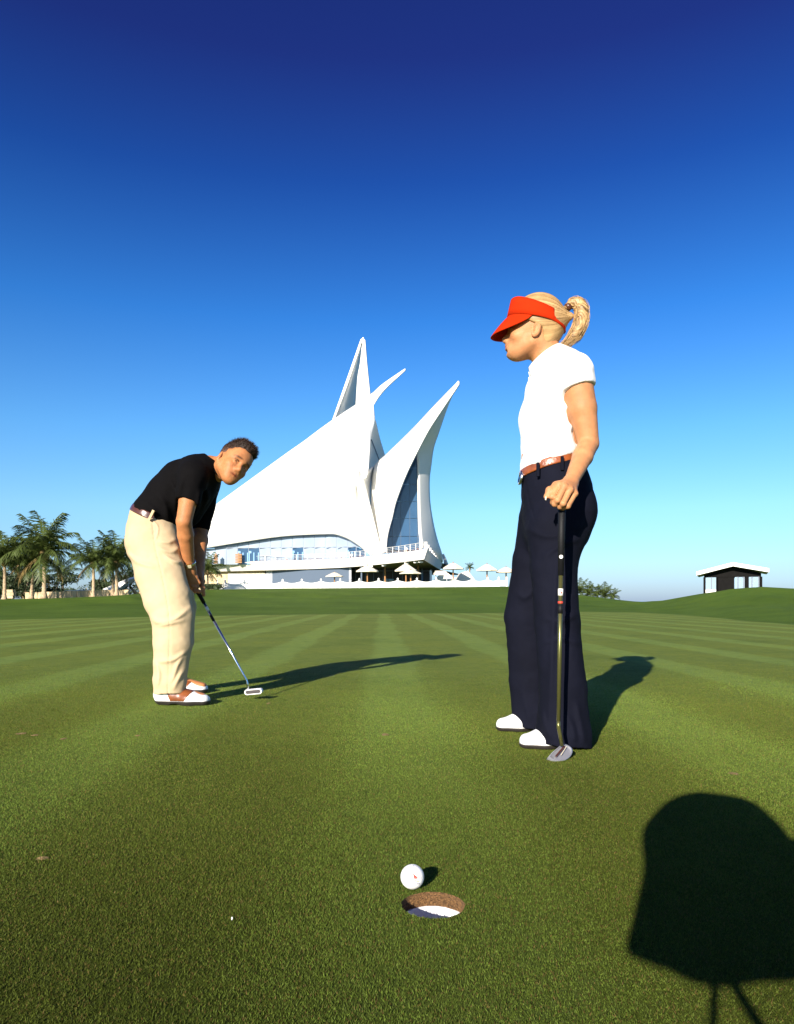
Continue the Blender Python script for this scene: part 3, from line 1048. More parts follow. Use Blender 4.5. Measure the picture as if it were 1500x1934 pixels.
# ------------------------------------------------------------------ hut on the right
def build_hut():
    D = 58.0
    s = D / FPX
    cx = 1384.5
    th_ = math.atan((cx - 750) / FPX)
    root = empty('shelter_hut')
    tag(root, 'small dark hut with white gabled roof on the grassy mound', 'hut')
    X = lambda px: (px - cx) * s * math.cos(th_)
    Z = lambda py: (1136 - py) * s
    x0, x1 = X(1329), X(1437)
    dep, zb = 3.4, -.4
    zt = Z(1084)
    b = lambda mb, name, m, par=None: mb.build(name, M[m], par or root)
    # two roof slopes, a white verge board at the front
    for sx, ov, ye in ((-1, X(1315), 1086.5), (1, X(1450.5), 1082.5)):
        b(MB().prism([(ov, -.9, Z(ye)), (ov, -.9, Z(ye) + .30), (0, -.9, Z(1063)), (0, -.9, Z(1063) - .30)], (0, dep + 1.6, 0)), 'roof_slope', 'roofw')
    gy = Z(1063) - .32
    for (ax, az), (bx, bz) in (((x0, zt - .05), (0, gy)), ((0, gy), (x1, zt + .05))):
        b(MB().prism([(ax, 0, az), (bx, 0, bz), (bx, 0, zt - .24), (ax, 0, zt - .24)], (0, .12, 0)), 'gable', 'hutdark')
    b(MB().box((0, dep, zt - .12), (x1 - x0, .1, .24)), 'lintel', 'hutdark')
    b(MB().box((0, dep / 2, zt - .2), (x1 - x0 - .1, dep - .2, .06)), 'ceiling', 'hutdark')
    hh = zt - .24 - zb
    for px, w in ((1330, 4), (1353.5, 2.2), (1437, 4), (1411, 6)):
        for y in (.06, dep): b(MB().box((X(px), y, zb + hh / 2), (w * s, .16, hh)), 'post', 'hutdark')
    b(MB().box((X(1371.5), .3, zb + hh / 2), (X(1387) - X(1356), .5, hh)), 'wall', 'hutdark')
    b(MB().box((X(1342), .06, Z(1117)), (X(1354) - X(1331), .14, .30)), 'sill', 'render')
    for a, c in ((1332, 1342.5), (1344.5, 1353), (1388, 1393), (1395.5, 1403), (1412, 1419), (1421.5, 1431)):
        b(MB().box(((X(a) + X(c)) / 2, .06, zb + hh / 2), (X(c) - X(a), .02, hh)), 'pane', 'hutglass')
    for px in (1343.5, 1394, 1405, 1420, 1432.5):
        b(MB().box((X(px), .05, zb + hh / 2), (2.2 * s, .1, hh)), 'mullion', 'frame')
    root.location = ((cx - 750) * s, D, CAM_H)
    root.rotation_euler = (0, 0, -th_)


build_hut()


# ------------------------------------------------------------------ implicit surfaces for people
def _hash(ix, iy, iz):
    n = (ix * 374761393 + iy * 668265263 + iz * 2147483647) & 0xffffffff
    n = ((n ^ (n >> 13)) * 1274126177) & 0xffffffff
    return ((n ^ (n >> 16)) & 0xffff) / 65535.0


def vnoise(p):
    p = np.asarray(p, np.float64)
    i = np.floor(p).astype(np.int64)
    f = p - i
    f = f * f * (3 - 2 * f)
    out = 0
    for dx in (0, 1):
        for dy in (0, 1):
            for dz in (0, 1):
                w = (f[:, 0] if dx else 1 - f[:, 0]) * (f[:, 1] if dy else 1 - f[:, 1]) * (f[:, 2] if dz else 1 - f[:, 2])
                out = out + w * _hash(i[:, 0] + dx, i[:, 1] + dy, i[:, 2] + dz)
    return out * 2 - 1


def smin(a, b, k):
    if k <= 0: return np.minimum(a, b)
    h = np.maximum(k - np.abs(a - b), 0) / k
    return np.minimum(a, b) - h * h * k * .25


class SDF:
    def __init__(self):
        self.ops = []          # (mode, func, lo, hi, k)
        self.disp = []

    def _add(self, mode, fn, lo, hi, k):
        self.ops.append((mode, fn, np.array(lo, float), np.array(hi, float), k))
        return self

    def ecap(self, p0, p1, a0, b0, a1=None, b1=None, U=(0, 1, 0), k=.02, mode='+'):
        """capsule with elliptic section: half width a along U, b across it"""
        a1 = a0 if a1 is None else a1
        b1 = b0 if b1 is None else b1
        p0, p1, U = np.array(p0, float), np.array(p1, float), np.array(U, float)
        ax = p1 - p0
        L = np.linalg.norm(ax) + 1e-9
        ax = ax / L
        U = U - ax * U.dot(ax)
        if np.linalg.norm(U) < 1e-6: U = np.cross(ax, (1, .3, .2))
        U = U / np.linalg.norm(U)
        Vv = np.cross(ax, U)
        r = max(a0, a1, b0, b1)

        def fn(p):
            q = p - p0
            t = q @ ax
            tc = np.clip(t / L, 0, 1)
            w = t - tc * L
            a = a0 + (a1 - a0) * tc
            b = b0 + (b1 - b0) * tc
            u, v = q @ U, q @ Vv
            c = np.minimum(a, b)
            k0 = np.sqrt((u / a) ** 2 + (v / b) ** 2 + (w / c) ** 2) + 1e-9
            k1 = np.sqrt((u / a / a) ** 2 + (v / b / b) ** 2 + (w / c / c) ** 2) + 1e-9
            return np.where(k0 < .25, -c * .75, k0 * (k0 - 1) / k1)
        return self._add(mode, fn, np.minimum(p0, p1) - r, np.maximum(p0, p1) + r, k)

    def cap(self, p0, p1, r0, r1=None, k=.01, mode='+'):
        r1 = r0 if r1 is None else r1
        p0, p1 = np.array(p0, float), np.array(p1, float)
        ax = p1 - p0
        LL = ax.dot(ax) + 1e-12
        r = max(r0, r1)

        def fn(p):
            q = p - p0
            t = np.clip((q @ ax) / LL, 0, 1)
            return np.linalg.norm(q - t[:, None] * ax, axis=1) - (r0 + (r1 - r0) * t)
        return self._add(mode, fn, np.minimum(p0, p1) - r, np.maximum(p0, p1) + r, k)

    def ell(self, c, rad, F=None, k=.01, mode='+'):
        """ellipsoid; F = 3x3 matrix whose rows are its axes"""
        c, rad = np.array(c, float), np.array(rad, float)
        F = np.eye(3) if F is None else np.array(F, float)
        r = rad.max()

        def fn(p):
            q = (p - c) @ F.T
            k0 = np.linalg.norm(q / rad, axis=1) + 1e-9
            k1 = np.linalg.norm(q / rad ** 2, axis=1) + 1e-9
            return np.where(k0 < .25, -rad.min() * .75, k0 * (k0 - 1) / k1)
        return self._add(mode, fn, c - r, c + r, k)

    def chain(self, nodes, U=(0, 1, 0), k=.03, shrink=0.0, kseg=None):
        """nodes: (point, half width along U, half width across)"""
        for i in range(len(nodes) - 1):
            (p0, a0, b0), (p1, a1, b1) = nodes[i], nodes[i + 1]
            self.ecap(p0, p1, a0 - shrink, b0 - shrink, a1 - shrink, b1 - shrink, U, k if i == 0 else (kseg or .014))
        return self

    def tubes(self, pts, radii, k=.008, mode='+'):
        for i in range(len(pts) - 1):
            self.cap(pts[i], pts[i + 1], radii[i], radii[i + 1], k, mode)
        return self

    def func(self, fn, mode='&', k=0.0, lo=(-1e3,) * 3, hi=(1e3,) * 3):
        return self._add(mode, fn, lo, hi, k)

    def plane(self, pt, nrm, mode='&', k=0.0, lo=(-1e3,) * 3, hi=(1e3,) * 3):
        """keep the side the normal points away from"""
        pt, nrm = np.array(pt, float), np.array(nrm, float)
        nrm = nrm / np.linalg.norm(nrm)
        return self.func(lambda p: (p - pt) @ nrm, mode, k, lo, hi)

    def merge(self, other, k=.02):
        lo, hi = other.bounds()
        return self._add('+', other, lo, hi, k)

    def bounds(self):
        lo, hi = np.full(3, 1e9), np.full(3, -1e9)
        for mode, fn, l, h, k in self.ops:
            if mode == '+':
                lo, hi = np.minimum(lo, l), np.maximum(hi, h)
        return lo - .02, hi + .02

    def __call__(self, p):
        d = np.full(len(p), 9.0)
        for mode, fn, lo, hi, k in self.ops:
            pad = k + .035
            m = np.all((p > lo - pad) & (p < hi + pad), axis=1)
            if not m.any():
                continue
            f = fn(p[m])
            if mode == '+': d[m] = smin(d[m], f, k)
            elif mode == '-': d[m] = -smin(-d[m], f, k)
            elif mode == '&': d[m] = -smin(-d[m], -f, k)
        for fn in self.disp:
            near = np.abs(d) < .05
            if near.any(): d[near] += fn(p[near])
        return d


def polygonize(f, h, lo=None, hi=None):
    if lo is None: lo, hi = f.bounds()
    lo, hi = np.array(lo, float), np.array(hi, float)
    B = 4
    n = np.maximum(np.ceil((hi - lo) / (B * h)).astype(int), 1) + 1
    gx = [lo[a] + (np.arange(n[a]) + .5) * B * h for a in range(3)]
    C = np.stack(np.meshgrid(*gx, indexing='ij'), -1).reshape(-1, 3)
    dc = f(C)
    act = np.abs(dc) < B * h * 1.15 + .008
    ai = np.nonzero(act)[0]
    vals = np.repeat(np.repeat(np.repeat(dc.reshape(n).astype(np.float32), B, 0), B, 1), B, 2)
    off = (np.stack(np.meshgrid(*[np.arange(B)] * 3, indexing='ij'), -1).reshape(-1, 3) - (B - 1) / 2) * h
    pts = (C[ai][:, None, :] + off[None]).reshape(-1, 3)
    fv = np.empty(len(pts), np.float32)
    step = 600000
    for s in range(0, len(pts), step): fv[s:s + step] = f(pts[s:s + step])
    iz = ai % n[2]
    iy = (ai // n[2]) % n[1]
    ix = ai // (n[1] * n[2])
    V6 = vals.reshape(n[0], B, n[1], B, n[2], B).transpose(0, 2, 4, 1, 3, 5).copy()
    V6[ix, iy, iz] = fv.reshape(-1, B, B, B)
    vals = V6.transpose(0, 3, 1, 4, 2, 5).reshape(n * B)
    ins = vals < 0
    s8 = np.zeros(np.array(vals.shape) - 1, np.uint8)
    for dx in (0, 1):
        for dy in (0, 1):
            for dz in (0, 1):
                s8 += ins[dx:dx + s8.shape[0], dy:dy + s8.shape[1], dz:dz + s8.shape[2]]
    mixed = (s8 > 0) & (s8 < 8)
    cx, cy, cz = np.nonzero(mixed)
    idx = np.full(mixed.shape, -1, np.int32)
    idx[cx, cy, cz] = np.arange(len(cx))
    acc = np.zeros((len(cx), 3))
    cnt = np.zeros(len(cx))
    cor = [(dx, dy, dz) for dx in (0, 1) for dy in (0, 1) for dz in (0, 1)]
    cv = {c: vals[cx + c[0], cy + c[1], cz + c[2]].astype(float) for c in cor}
    for a in range(3):
        for c in cor:
            if c[a]: continue
            e = list(c)
            e[a] = 1
            v0, v1 = cv[c], cv[tuple(e)]
            m = (v0 < 0) != (v1 < 0)
            t = v0 / np.where(m, v0 - v1, 1)
            pos = np.array(c, float)[None] + np.zeros((len(cx), 1))
            pos[:, a] += t
            acc[m] += pos[m]
            cnt[m] += 1
    verts = lo + (np.stack([cx, cy, cz], -1) + acc / cnt[:, None] + .5) * h
    faces = []
    for a in range(3):
        b, c = (a + 1) % 3, (a + 2) % 3
        sl0, sl1 = [slice(None)] * 3, [slice(None)] * 3
        sl0[a], sl1[a] = slice(0, -1), slice(1, None)
        i0, i1 = ins[tuple(sl0)], ins[tuple(sl1)]
        for sgn, m in ((1, i0 & ~i1), (-1, ~i0 & i1)):
            e = np.stack(np.nonzero(m), -1)
            ok = (e[:, b] > 0) & (e[:, c] > 0) & (e[:, b] < mixed.shape[b]) & (e[:, c] < mixed.shape[c])
            e = e[ok]
            q = []
            for db, dc_ in ((-1, -1), (0, -1), (0, 0), (-1, 0)):
                t = e.copy()
                t[:, b] += db
                t[:, c] += dc_
                q.append(idx[t[:, 0], t[:, 1], t[:, 2]])
            q = np.stack(q, -1)
            if sgn < 0: q = q[:, ::-1]
            faces.append(q)
    F = np.concatenate(faces)
    F = F[(F >= 0).all(1)]
    return verts.astype(np.float32), F


def sdf_obj(name, f, h, material, parent, tint=None, lo=None, hi=None):
    v, F = polygonize(f, h, lo, hi)
    me = mesh_np(name, v, F)
    if tint is not None: point_color(me, 'tint', tint(v))
    return link(name, me, material, parent, True)


def frame(fwd, up):
    f = Vector(fwd).normalized()
    u = Vector(up)
    u = (u - f * u.dot(f)).normalized()
    l = u.cross(f)
    return np.array([f, l, u])          # rows: forward, left, up


def head_sdf(B, O, F, s=1.0, male=False):
    """adds a head to the body field B: O = point between the ears, F = rows forward/left/up"""
    T = lambda x, y, z: O + (np.array((x, y, z)) * s) @ F

    def ell(c, r, k, mode='+', pitch=0.0):
        G = F
        if pitch:
            c_, s_ = math.cos(pitch), math.sin(pitch)
            G = np.array([[c_, 0, s_], [0, 1, 0], [-s_, 0, c_]]) @ F
        B.ell(T(*c), np.array(r) * s, G, k * s, mode)

    def cp(a, b, r0, r1, k, mode='+'): B.cap(T(*a), T(*b), r0 * s, r1 * s, k * s, mode)
    w = 1.03 if male else 1.0
    ell((-.016, 0, .046), (.100, .076 * w, .094), .02)
    ell((.028, 0, .012), (.064, .066 * w, .088), .03)
    ell((.040, 0, -.046), (.047, .049 * w, .056), .03)
    for y in (-1, 1):
        cp((-.004, y * .056 * w, -.044), (.055, y * .017 * w, -.094 if male else -.081), .017, .015, .03)
        ell((.058, y * .040 * w, -.022), (.026, .024, .022), .02)
        cp((.079, y * .036, .027), (.089, y * .010, .024), .0125, .0125, .018)
    ell((.066, 0, -.096 if male else -.081), (.021, .022 * w, .018), .025)
    ell((.062, 0, .055), (.034, .048, .042), .03)
    for y in (-1, 1):
        ell((.100, y * .032, .006), (.017, .019, .0115), .012, '-')
        ell((.0755, y * .0315, .005), (.0145, .0165, .0145), .004)
    for y in (-1, 1):      # lids
        for a, b in (((.0870, .0455, .0035), (.0902, .036, .0105)), ((.0902, .036, .0105), (.0905, .027, .0105)), ((.0905, .027, .0105), (.0880, .0175, .0030)),
                     ((.0870, .0450, -.0005), (.0885, .036, -.0055)), ((.0885, .036, -.0055), (.0890, .027, -.0055)), ((.0890, .027, -.0055), (.0875, .0180, .0005))):
            cp((a[0], y * a[1], a[2]), (b[0], y * b[1], b[2]), .0034, .0034, .003)
    cp((.085, 0, .016), (.109, 0, -.024), .0075, .0105, .012)
    ell((.108, 0, -.029), (.0125, .0115, .0100), .008)
    for y in (-1, 1):
        ell((.097, y * .0125, -.034), (.0105, .0075, .0075), .006)
        ell((.103, y * .0065, -.0405), (.0036, .0024, .0024), .003, '-')
    ell((.072, 0, -.064), (.0205, .040, .034), .04) if male else ell((.078, 0, -.062), (.020, .030, .024), .03)
    lz = -.065 if male else -.058
    lr = .62 if male else 1.0
    lw = 1.28 if male else 1.0
    cp((.090 - .004 * (lw > 1), -.018 * lw, lz + .001), (.0985, 0, lz + .0058), .0040, .0056 * lr, .006)
    cp((.090 - .004 * (lw > 1), .018 * lw, lz + .001), (.0985, 0, lz + .0058), .0040, .0056 * lr, .006)
    cp((.089 - .004 * (lw > 1), -.016 * lw, lz - .004), (.0965, 0, lz - .0085), .0040, .0062 * lr, .006)
    cp((.089 - .004 * (lw > 1), .016 * lw, lz - .004), (.0965, 0, lz - .0085), .0040, .0062 * lr, .006)
    if not male: ell((.1015, 0, lz - .0015), (.010, .020, .0009), .003, '-')
    if not male: ell((.095, 0, lz - .019), (.010, .020, .006), .012, '-')
    for y in (-1, 1):      # ears
        G = np.array([[.94, 0, .34], [-.30 * y, .90, 0], [-.34, 0, .94]])
        G = np.array([[.94, .25 * y, .24], [-.27 * y, .95, 0], [-.23, -.06 * y, .97]]) @ F
        c = T(-.014, y * (.080 if not male or y < 0 else .073) * w, -.004)
        B.ell(c, np.array((.0185, .0075, .032)) * s, G, .006 * s)
        B.ell(c + (np.array((.003, y * .0062, .003)) * s) @ F, np.array((.0105, .0065, .020)) * s, G, .005 * s, '-')
        B.ell(c + (np.array((.012, y * .001, -.004)) * s) @ F, np.array((.005, .005, .008)) * s, G, .006 * s)
    return T


def face_tint(T, s, male):
    """lips, cheeks, brows: colours of the skin itself, plus mouth shade painted as a line"""
    def fn(v):
        c = np.ones((len(v), 3), np.float32)
        base = T(0, 0, 0)
        ex = (T(1, 0, 0) - base) / s
        ey = (T(0, 1, 0) - base) / s
        ez = (T(0, 0, 1) - base) / s
        q = v - base
        x, y, z = q @ ex / s / s * s, q @ ey / s, q @ ez / s
        x = q @ ex / s
        lip = np.exp(-((y / (.022 if male else .017)) ** 4) - (((z + (.0665 if male else .0595)) / .0075) ** 4)) * (x > .084)
        lc = np.array((.74, .46, .44)) if male else np.array((.80, .42, .44))
        c = c * (1 - lip[:, None]) + lc * lip[:, None]
        if male:
            ln = np.exp(-((y / .025) ** 4) - (((z + .0668) / .0026) ** 2)) * (x > .07)  # shade between the lips painted as a dark line, no slit in the mesh
            c = c * (1 - .6 * ln[:, None])
        ck = np.exp(-((np.abs(y) - .043) / .020) ** 2 - ((z + .030) / .022) ** 2) * (x > .03)
        c = c * (1 - .25 * ck[:, None]) + np.array((1.0, .72, .68)) * .25 * ck[:, None]
        eyeln = np.exp(-((np.abs(y) - .0315) / .0175) ** 4 - ((z - .011) / .0042) ** 2) * (x > .07)
        c = c * (1 - .75 * eyeln[:, None])
        br = np.exp(-((np.abs(y) - .033) / .021) ** 4 - ((z - .0285 + .10 * (np.abs(y) - .03)) / .0055) ** 2) * (x > .06)
        bc = np.array((.12, .10, .10)) if male else np.array((.45, .36, .30))
        c = c * (1 - br[:, None] * .95) + bc * br[:, None] * .95
        if male:           # close-shaved beard shadow
            bd = (z < -.05) & (z > -.13) & (x > .0) & (x < .2)
            nz = .5 + .5 * vnoise(v * 420)
            c[bd] *= (1 - .05 * nz[bd])[:, None]
        return c
    return fn


def eyes(T, s, root, look):
    for y in (-1, 1):
        c = T(.0782, y * .0315, .003)
        o = MB().lathe((0, 0, 0), [(0, -.0125), (.0075, -.010), (.0118, -.004), (.0125, 0), (.0118, .004), (.0075, .010), (.0045, .0117), (0, .0125)], 20).build('eye', M['eye'], root, True)
        o.location = c
        o.rotation_mode = 'QUATERNION'
        o.rotation_quaternion = Vector(look).to_track_quat('Z', 'Y')
        o.scale = (s, s, s)
        i = MB().lathe((0, 0, 0), [(.0068, .0110), (.0036, .0126), (0, .0131)], 16).build('iris', M['iris'], None, True)
        i.parent = o


def fingers(B, lists, k=.0055):
    for pts, r in lists:
        n = len(pts)
        for i in range(n - 1):
            B.cap(pts[i], pts[i + 1], r * (1.06 - .10 * i), r * (1.06 - .10 * (i + 1)), k)
        for i in range(1, n - 1): B.ell(pts[i], (r * 1.05,) * 3, None, k)


def cut_band(f, pt, nrm, half, grow):
    """the part of field f within half of the plane, swollen by grow: belts, hems, cuffs"""
    g = SDF()
    lo, hi = f.bounds()
    g._add('+', lambda p: f(p) - grow, lo, hi, 0)
    pt, nrm = np.array(pt, float), np.array(nrm, float) / np.linalg.norm(nrm)
    g.func(lambda p: np.abs((p - pt) @ nrm) - half, '&', .003)
    return g


def shoe(root, heel, toe, L, wid, kind, h_up=.085, sole_h=.016):
    """upper, sole (and saddle) of one shoe; heel/toe: ground points giving place and direction"""
    heel, toe = np.array(heel, float), np.array(toe, float)
    d = (toe - heel) / np.linalg.norm(toe - heel)
    F = np.array([d, np.cross((0, 0, 1), d), (0, 0, 1)])
    T = lambda x, y, z: heel + np.array((x * L, y * wid, z)) @ F
    U = F[1]

    def body(grow=0.0):
        s = SDF()
        s.ecap(T(.10, 0, .045), T(.30, .02, .045), wid * .36 + grow, .045 + grow, wid * .37 + grow, .046 + grow, U, .02)
        s.ecap(T(.30, .02, .045), T(.60, .04, .030), wid * .38 + grow, .050 + grow, wid * .47 + grow, .036 + grow, U, .03)
        s.ecap(T(.60, .04, .030), T(.86, .03, .024), wid * .48 + grow, .036 + grow, wid * .38 + grow, .027 + grow, U, .03)
        s.ecap(T(.10, 0, .055), T(.20, 0, h_up), wid * .32 + grow, .040 + grow, wid * .33 + grow, .05 + grow, U, .03)
        return s
    up = body()
    up.plane(heel + np.array((0, 0, sole_h - .001)), (0, 0, -1))
    up.plane(heel + np.array((0, 0, h_up)), (0, 0, 1), k=.01)
    o1 = sdf_obj('shoe', up, .0032, M['shoe_w'], root)
    so = body(.0035)
    so.plane(heel + np.array((0, 0, sole_h)), (0, 0, 1))
    so.plane(heel + np.array((0, 0, .001)), (0, 0, -1))
    so.ell(T(.36, 0, -.002), (.030, wid, .012), F, .004, '-')
    sdf_obj('sole', so, .0032, M['sole'], o1)
    if kind == 'saddle':
        sd = body(.0022)
        sd.plane(heel + np.array((0, 0, sole_h + .001)), (0, 0, -1))
        sd.plane(heel + np.array((0, 0, h_up + .004)), (0, 0, 1), k=.01)
        sd.plane(T(.30, 0, .02), -np.array((.93, 0, .36)) @ F)
        sd.plane(T(.545, 0, .02), np.array((.80, 0, -.60)) @ F)
        sdf_obj('saddle', sd, .0032, M['shoe_t'], o1)
        for k in range(3):
            MB().tube([T(.44 + .05 * k, -.16, .090 - .011 * k), T(.45 + .05 * k, .05, .096 - .011 * k), T(.44 + .05 * k, .26, .090 - .011 * k)], .003, 6).build('lace', M['belt_b'], o1)
    else:
        for k, x in enumerate((.62, .74, .84)):
            MB().lathe(T(x, -.36, .0), [(0, .0), (.004, .001), (.005, .006), (0, .007)], 8).build('cleat', M['metal'], o1)
    return o1, T


# ------------------------------------------------------------------ people
W = lambda px, py, d: np.array(P(px, py, d))
UP = np.array((0, 0, 1.0))


def relief(f, lines, amp, wpx, ymax, fade=.05):
    """creases (amp > 0 raises, amp < 0 cuts) running along rows of photo pixels on the side of the cloth that faces the lens"""
    segs = []
    for pts in lines:
        pts = [(q[0], q[1]) if not hasattr(q, 'shape') else (750 + FPX * q[0] / q[1], 1136 - FPX * (q[2] - CAM_H) / q[1]) for q in pts]
        pts = [tuple(q) for q in catmull(pts, 4)]
        n = len(pts) - 1
        for i in range(n): segs.append((np.array(pts[i]), np.array(pts[i + 1]), i / n, (i + 1) / n))

    def fn(p):
        uv = np.stack([750 + FPX * p[:, 0] / p[:, 1], 1136 - FPX * (p[:, 2] - CAM_H) / p[:, 1]], -1)
        acc = np.zeros(len(p))
        for a, b, t0, t1 in segs:
            ab = b - a
            L2 = ab @ ab + 1e-9
            t = np.clip(((uv - a) @ ab) / L2, 0, 1)
            dd = ((uv - a - t[:, None] * ab) ** 2).sum(1) / wpx ** 2
            m = dd < 6
            tt = t0 + (t1 - t0) * t[m]
            e = np.exp(-dd[m]) * (np.sin(np.pi * (.06 + .88 * tt)) ** .6 if amp > 0 else 1)
            acc[m] = np.maximum(acc[m], e)
        return -amp * acc * np.clip((ymax - p[:, 1]) / fade, 0, 1)
    f.disp.append(fn)


def folds(f, lines, amp, wpx, ymax): relief(f, lines, amp, wpx, ymax)
def grooves(f, lines, amp, wpx, ymax): relief(f, lines, -amp, wpx, ymax)


def collar(name, c, axis_long, axis_lat, up, r_long, r_lat, drop, flare, mat_, root, gap=.35):
    """turned-down shirt collar round the neck, open at the front (+axis_long)"""
    c, A, B_, U = [np.array(v, float) for v in (c, axis_long, axis_lat, up)]
    vs, fs = [], []
    n = 40
    for i in range(n + 1):
        t = gap + (2 * math.pi - 2 * gap) * i / n
        e = c + A * r_long * math.cos(t) + B_ * r_lat * math.sin(t)
        out = A * math.cos(t) + B_ * math.sin(t)
        tip = max(0, 1 - min(i, n - i) / 7)
        stand = .012
        rows = [e - U * .018 + out * .004, e + U * stand, e + U * (stand + .004) + out * .006, e + U * (stand - drop * .5) + out * (.006 + flare * .6),
                e - U * (drop - stand + .016 * tip) + out * (flare + .006) + A * .012 * tip]
        vs += [tuple(r) for r in rows]
    for i in range(n):
        for j in range(4):
            q = i * 5 + j
            fs.append((q, q + 1, q + 6, q + 5))
    o = MB().add(vs, fs).build(name, mat_, root, True)
    add_mod_solid(o, .003, 0)
    return o


def build_woman():
    root = empty('person', (.60, 2.73, 0))
    tag(root, 'standing woman with blond ponytail in red visor, white polo and navy trousers', 'person')
    D = 2.74
    q = lambda n, d=D: n * d / FPX
    FW = np.array((-.982, .19, 0))
    U = np.array((.19, .982, 0))
    # ---- field of the clothes
    torso = [(W(1041, 897, D), .130, q(57)), (W(1041, 880, D), .130, q(56.5)), (W(1046, 838, D), .132, q(61)), (W(1049, 790, D), .142, q(63)), (W(1056, 745, D), .155, q(62)),
             (W(1062, 716, D), .155, q(52)), (W(1062, 708, D), .120, q(38))]
    S, E, H = W(1088, 706, 2.585), W(1112, 838, 2.60), W(1078, 911, 2.445)
    S2, E2, H2 = W(1066, 706, 2.90), W(1078, 822, 2.93), W(1056, 925, 2.95)

    def shirt_field(g=0.0):
        f = SDF()
        f.chain(torso, U, .05, -g)
        f.ecap(W(1050, 690, 2.72), W(1082, 698, 2.62), .045 + g, q(20) + g, .055 + g, q(26) + g, U, .05)
        f.ecap(W(1050, 690, 2.77), W(1066, 700, 2.88), .045 + g, q(20) + g, .055 + g, q(26) + g, U, .05)
        for d_ in (2.675, 2.80): f.ell(W(1008, 792, d_), (.042 + g, .055 + g, .055 + g), None, .06)
        return f
    sh = shirt_field(.0)
    sl = SDF()
    sl.cap(S, S + (E - S) * .42, .066, .0605, .03)
    sl.plane(W(1091, 735, 2.585), W(1096, 800, 2.58) - W(1086, 720, 2.60) + np.array((.012, 0, .0)), k=.004)
    sh.merge(sl, .035)
    sl2 = SDF()
    sl2.cap(S2, S2 + (E2 - S2) * .42, .062, .058, .03)
    sl2.plane(S2 + (E2 - S2) * .36, E2 - S2, k=.004)
    sh.merge(sl2, .035)
    # arm opening, so that the bare arm stands free of the cloth
    sh.cap(S + (E - S) * .34, E, .0555, .050, .004, '-')
    neck0, neck1 = W(1024, 652, D), W(1042, 694, D)
    sh.ecap(W(1022, 640, D), W(1037, 682, D), .056, q(27), .064, q(32), U, .006, '-')
    belt_pt, belt_n = W(1036, 886, D), np.array((-.26, .05, 1.0))
    cd = W(1066, 658, D) - W(1003, 706, D)
    lo = -cd / np.linalg.norm(cd)
    upc = np.cross(U, lo)
    if upc[2] < 0: upc = -upc
    sh.plane(W(1036, 681, D), upc, k=.006)
    sh.plane(belt_pt + belt_n * .014, -belt_n)
    folds(sh, [[W(1085, 845, 2.66), W(1050, 858, 2.61), W(1010, 850, 2.63)], [W(1095, 800, 2.64), W(1060, 815, 2.600), W(1020, 835, 2.62)],
               [W(1092, 770, 2.62), W(1060, 768, 2.59), W(1030, 767, 2.60)], [W(1000, 862, 2.66), W(1020, 874, 2.63)]], .007, 6, D)
    sh.disp.append(lambda p: .0035 * vnoise(p * (18, 18, 11)) + .0012 * vnoise(p * 60))
    shirt = sdf_obj('polo_shirt', sh, .0045, M['polo_w'], root)
    hem = SDF()
    hem._add('+', lambda p: np.abs(sl(p)) - .0016, *sl.bounds(), 0)
    # collar
    collar('collar', W(1034, 682, D), lo, U, upc, q(37), .070, .040, .020, M['polo_w'], root, .30)
    MB().prism([W(1000, 712, 2.735), W(1007, 712, 2.72), W(1006, 768, 2.68), W(996, 768, 2.69)], (-.003, .002, 0)).build('placket', M['polo_w'], root)

    # ---- trousers
    pelvis = [(W(1040, 868, D), .128, q(55)), (W(1044, 892, D), .134, q(59)), (W(1051, 928, D), .152, q(65)), (W(1056, 968, D), .170, q(67.5)), (W(1053, 996, D), .166, q(62))]
    nleg = [(W(1051, 1004, 2.63), .094, q(54, 2.63)), (W(1046, 1070, 2.61), .087, q(43.5, 2.61)), (W(1053, 1175, 2.59), .074, q(42.5, 2.59)),
            (W(1064, 1300, 2.57), .078, q(44, 2.57)), (W(1064, 1385, 2.56), .086, q(50, 2.56)), (W(1063, 1425, 2.56), .088, q(53, 2.56))]
    fleg = [(W(1034, 990, 2.85), .092, q(55, 2.85)), (W(1012, 1060, 2.87), .086, q(42, 2.87)), (W(995, 1165, 2.89), .074, q(41, 2.89)),
            (W(1003, 1285, 2.90), .076, q(39, 2.9)), (W(1010, 1390, 2.91), .084, q(40, 2.91))]

    def trouser_field(g=0.0):
        f = SDF()
        f.chain(pelvis, U, .05, -g)
        f.chain(nleg, U, .05, -g)
        f.chain(fleg, U, .05, -g)
        return f
    tr = trouser_field()
    tr.ell(W(1093, 962, 2.66), (.055, .075, .075), None, .05)
    tr.ell(W(1085, 962, 2.82), (.055, .075, .075), None, .05)
    tr.plane(belt_pt + belt_n * .022, belt_n)
    tr.plane(W(1063, 1405, 2.56) * (1, 1, 0) + np.array((0, 0, .012)), np.array((-.10, 0, -1.0)))
    grooves(tr, [[W(992, 912, 2.66), W(1000, 950, 2.62), W(1012, 985, 2.60)]], .003, 1.6, D)
